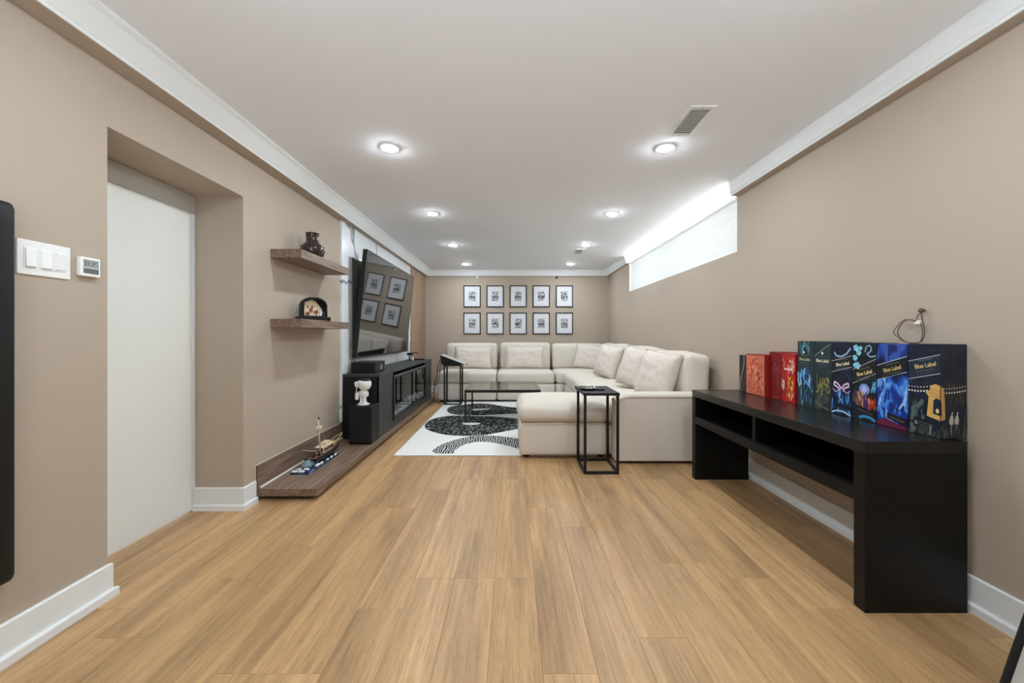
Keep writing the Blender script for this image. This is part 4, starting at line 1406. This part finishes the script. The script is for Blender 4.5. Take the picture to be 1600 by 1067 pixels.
slate = boxmat('slate_teal_print', [(.3, (28, 42, 48)), (.7, (44, 62, 68))], 6)
t, f, g = gift_box('slate gift box with olive gold winding shape, right of the matching blue-wave box', 2.122, 2.242, .386, slate)
mb = MB()
f.stroke(mb, [(.02, .78), (.6, .90), (.97, .96)], .014, (150, 160, 160), .0010)
em = MB()
f.ell(em, .5, .83, .07, .022, (224, 226, 220), .0010)
em.build('emblem', None, t)
f.blobs(mb, (.12, .9, .26, .46), [(120, 116, 66), (146, 138, 82), (90, 92, 62), (60, 70, 58)], 34, .13, 21, .0010)
f.blobs(mb, (.05, .85, .05, .24), [(64, 70, 62), (92, 94, 74), (40, 50, 54)], 24, .15, 22, .0010)
f.stroke(mb, [(.1, .12), (.3, .08), (.6, .05), (.9, .03)], .015, (140, 140, 116), .0013)
mb.build('print', None, t)
label_text(t, f, .5, .72, 0, m=FM((222, 214, 182)), size=.026)
t, f, g = gift_box('slate gift box with blue wave print, left of its olive gold match', 2.244, 2.372, .386, slate)
mb = MB()
f.blobs(mb, (.1, .7, .85, .97), [(70, 120, 132), (96, 150, 160)], 12, .12, 23)
em = MB()
f.ell(em, .4, .83, .06, .02, (216, 220, 216), .0010)
em.build('emblem', None, t)
f.blobs(mb, (.02, .9, .34, .55), [(60, 130, 190), (100, 170, 220), (34, 84, 140), (170, 204, 226)], 34, .12, 24, .0010)
f.blobs(mb, (.05, .95, .03, .30), [(40, 90, 120), (28, 58, 82), (90, 130, 140)], 26, .12, 25, .0010)
mb.build('print', None, t)
label_text(t, f, .45, .72, 0, m=FM((170, 172, 130)), size=.0245)

red = boxmat('bright_red_print', [(.3, (150, 20, 18)), (.6, (190, 34, 26)), (.8, (214, 70, 48))], 12)
t, f, g = gift_box('bright red gift box with pale and yellow print, left of slate boxes', 2.392, 2.512, .306, red)
mb = MB()
f.blobs(mb, (.45, .95, .62, .95), [(236, 200, 190), (224, 150, 140), (210, 90, 74)], 22, .13, 31)
f.poly(mb, [(.2, .66), (.75, .655), (.75, .70), (.2, .70)], (236, 196, 180), .0011)
f.blobs(mb, (.45, .9, .36, .5), [(238, 206, 70), (236, 168, 60)], 9, .10, 32, .0012)
f.blobs(mb, (.02, .2, .25, .48), [(226, 170, 160), (240, 210, 200)], 9, .09, 33, .0012)
f.blobs(mb, (.4, .9, .08, .34), [(238, 170, 70), (222, 76, 40), (244, 206, 150)], 24, .09, 34, .0010)
f.stroke(mb, [(.1, .9), (.25, .78), (.15, .72)], .03, (230, 130, 110), .0011)
mb.build('print', None, t)
dred = boxmat('dark_red_print', [(.3, (104, 10, 14)), (.7, (138, 22, 22))], 10)
t, f, g = gift_box('dark red gift box between the framed salmon box and the bright red one', 2.515, 2.632, .311, dred)
mb = MB()
f.stroke(mb, [(.45, .72), (.55, .74)], .04, (190, 110, 104), .0010)
for v, w_ in ((.66, .34), (.63, .28), (.60, .3), (.52, .2)):
    f.stroke(mb, [(.5 - w_, v), (.5 + w_, v)], .014, (168, 70, 68), .0010)
f.blobs(mb, (.2, .95, .08, .42), [(126, 20, 22), (150, 34, 34)], 14, .15, 35)
f.stroke(mb, [(.2, .05), (.8, .04)], .02, (176, 90, 84), .0010)
mb.build('print', None, t)
salmon = boxmat('salmon_relief_print', [(.25, (150, 44, 30)), (.45, (206, 88, 62)), (.6, (228, 128, 96)), (.8, (240, 180, 140))], 22, (1, 1, 1), 2)
t, f, g = gift_box('salmon red gift box with gold border, second from the far end', 2.640, 2.850, .287, mat('deep_red_card', (158, 34, 28), .4), x0=1.708)
mb = MB()
f.poly(mb, [(.06, .05), (.93, .05), (.93, .95), (.06, .95)], salmon, .0008)
for a, b in (((.05, .04), (.94, .04)), ((.94, .04), (.94, .96)), ((.94, .96), (.05, .96)), ((.05, .96), (.05, .04))):
    f.stroke(mb, [a, b], .008, (228, 176, 130), .0010)
f.stroke(mb, [(.985, .0), (.985, 1)], .01, (232, 160, 120), .0012)
f.blobs(mb, (.12, .6, .3, .85), [(244, 190, 150), (238, 150, 116)], 16, .07, 36, .0011)
f.blobs(mb, (.6, .88, .4, .6), [(128, 56, 44), (150, 70, 52)], 8, .08, 37, .0011)
mb.build('print', None, t)
t, f, g = gift_box('black gift box with a white curving line, at the far end', 2.868, 2.955, .272, mat('black_card', (22, 20, 20), .45), x0=1.72)
mb = MB()
f.stroke(mb, [(.7, .99), (.72, .8), (.62, .64), (.4, .5), (.22, .32), (.14, .14), (.3, .02)], .03, (206, 204, 196), .0010)
f.blobs(mb, (.5, .95, .1, .5), [(60, 52, 48), (90, 74, 66), (120, 70, 56)], 12, .1, 41)
mb.build('print', None, t)

# curled ornament at the foot of the boxes? (printed wave shapes only) ; wire loop on wall hook
t = thing('hanging_lanyard', 'brown cord loop with white tag hanging from a wall knob above boxes', 'lanyard', (XR, 1.76, 1.2))
MB().lathe([(.001, 0), (.012, .001), (.014, .006), (.008, .012), (.006, .02)], 0, 0, 16)
kb = MB()
kb.cyl((XR, 1.745, 1.212), (XR - .012, 1.745, 1.212), .005, n=10)
bm = bmesh.new()
bmesh.ops.create_uvsphere(bm, u_segments=14, v_segments=8, radius=.011)
kb.merge(bm, None, Matrix.Translation((XR - .016, 1.745, 1.212)), smooth=True)
kb.build('knob', mat('bronze_knob', (110, 92, 76), .35, metal=.5), t)
cord = mat('brown_cord', (92, 66, 48), .6)
xw = XR - .016
MB().tube([(XR - .018, 1.744, 1.202), (xw - .006, 1.757, 1.185), (xw - .006, 1.757, 1.168)], .0018).build('cord_strand', cord, t)
MB().tube([(xw, 1.745, 1.202), (xw, 1.738, 1.16), (xw, 1.731, 1.12), (xw, 1.737, 1.085), (xw, 1.758, 1.066), (xw, 1.80, 1.066), (xw, 1.835, 1.085), (xw, 1.852, 1.115), (xw, 1.84, 1.145), (xw, 1.82, 1.165), (xw, 1.80, 1.172), (xw, 1.77, 1.168), (xw, 1.757, 1.163)], .0022).build('cord_loop', cord, t)
MB().tube([(xw - .006, 1.743, 1.16), (xw - .006, 1.734, 1.125), (xw - .006, 1.738, 1.085), (xw - .006, 1.752, 1.068), (xw - .006, 1.81, 1.07), (xw - .006, 1.848, 1.095), (xw - .006, 1.865, 1.117), (xw - .006, 1.842, 1.15), (xw - .006, 1.815, 1.172), (xw - .006, 1.785, 1.170), (xw - .006, 1.76, 1.163)], .0018).build('cord_loop', cord, t)
MB().prism([(1.741, 1.152), (1.767, 1.150), (1.757, 1.164), (1.748, 1.169), (1.742, 1.164)], lambda u, v, x_: (x_, u, v), xw - .012, xw - .003).build('white_tag', M['plastic_w'], t)

# ------------------------------------------------------------------ chair at the right edge, near the camera
t = thing('accent_chair', 'grey upholstered chair with black frame at right edge near camera', 'chair', (1.45, .75, 0))
gray = mat('grey_chair_fabric', (176, 170, 164), .95, bump=.3, bscale=400)
prof = [(1.150, .16), (1.188, .256), (1.250, .432), (1.335, .66), (1.385, .80), (1.425, .79), (1.38, .65), (1.296, .42), (1.236, .25), (1.20, .155)]
MB().prism(prof, lambda u, v, y: (u - .008, y, v), .46, .932).build('backrest', gray, t)
fr = [(1.142, .12), (1.180, .252), (1.243, .432), (1.326, .66), (1.38, .815)]
for yy in (.937, .452):
    MB().tube([(u, yy, v) for u, v in fr], .0085).build('back_frame', M['black'], t)
MB().tube([(1.38, .937, .815), (1.395, .9, .83), (1.395, .5, .83), (1.38, .452, .815)], .013).build('top_rail', M['black'], t)
MB().soft(1.26, 1.72, .47, .92, .36, .46, .035, puff=(0, 0, .015), n=10).build('seat', gray, t)
for a, b in (((1.27, .50, .37), (1.22, .47, 0)), ((1.27, .89, .37), (1.22, .92, 0)), ((1.69, .50, .37), (1.74, .47, 0)), ((1.69, .89, .37), (1.74, .92, 0))):
    MB().cyl(a, b, .016, .011, n=12).build('leg', M['black'], t)
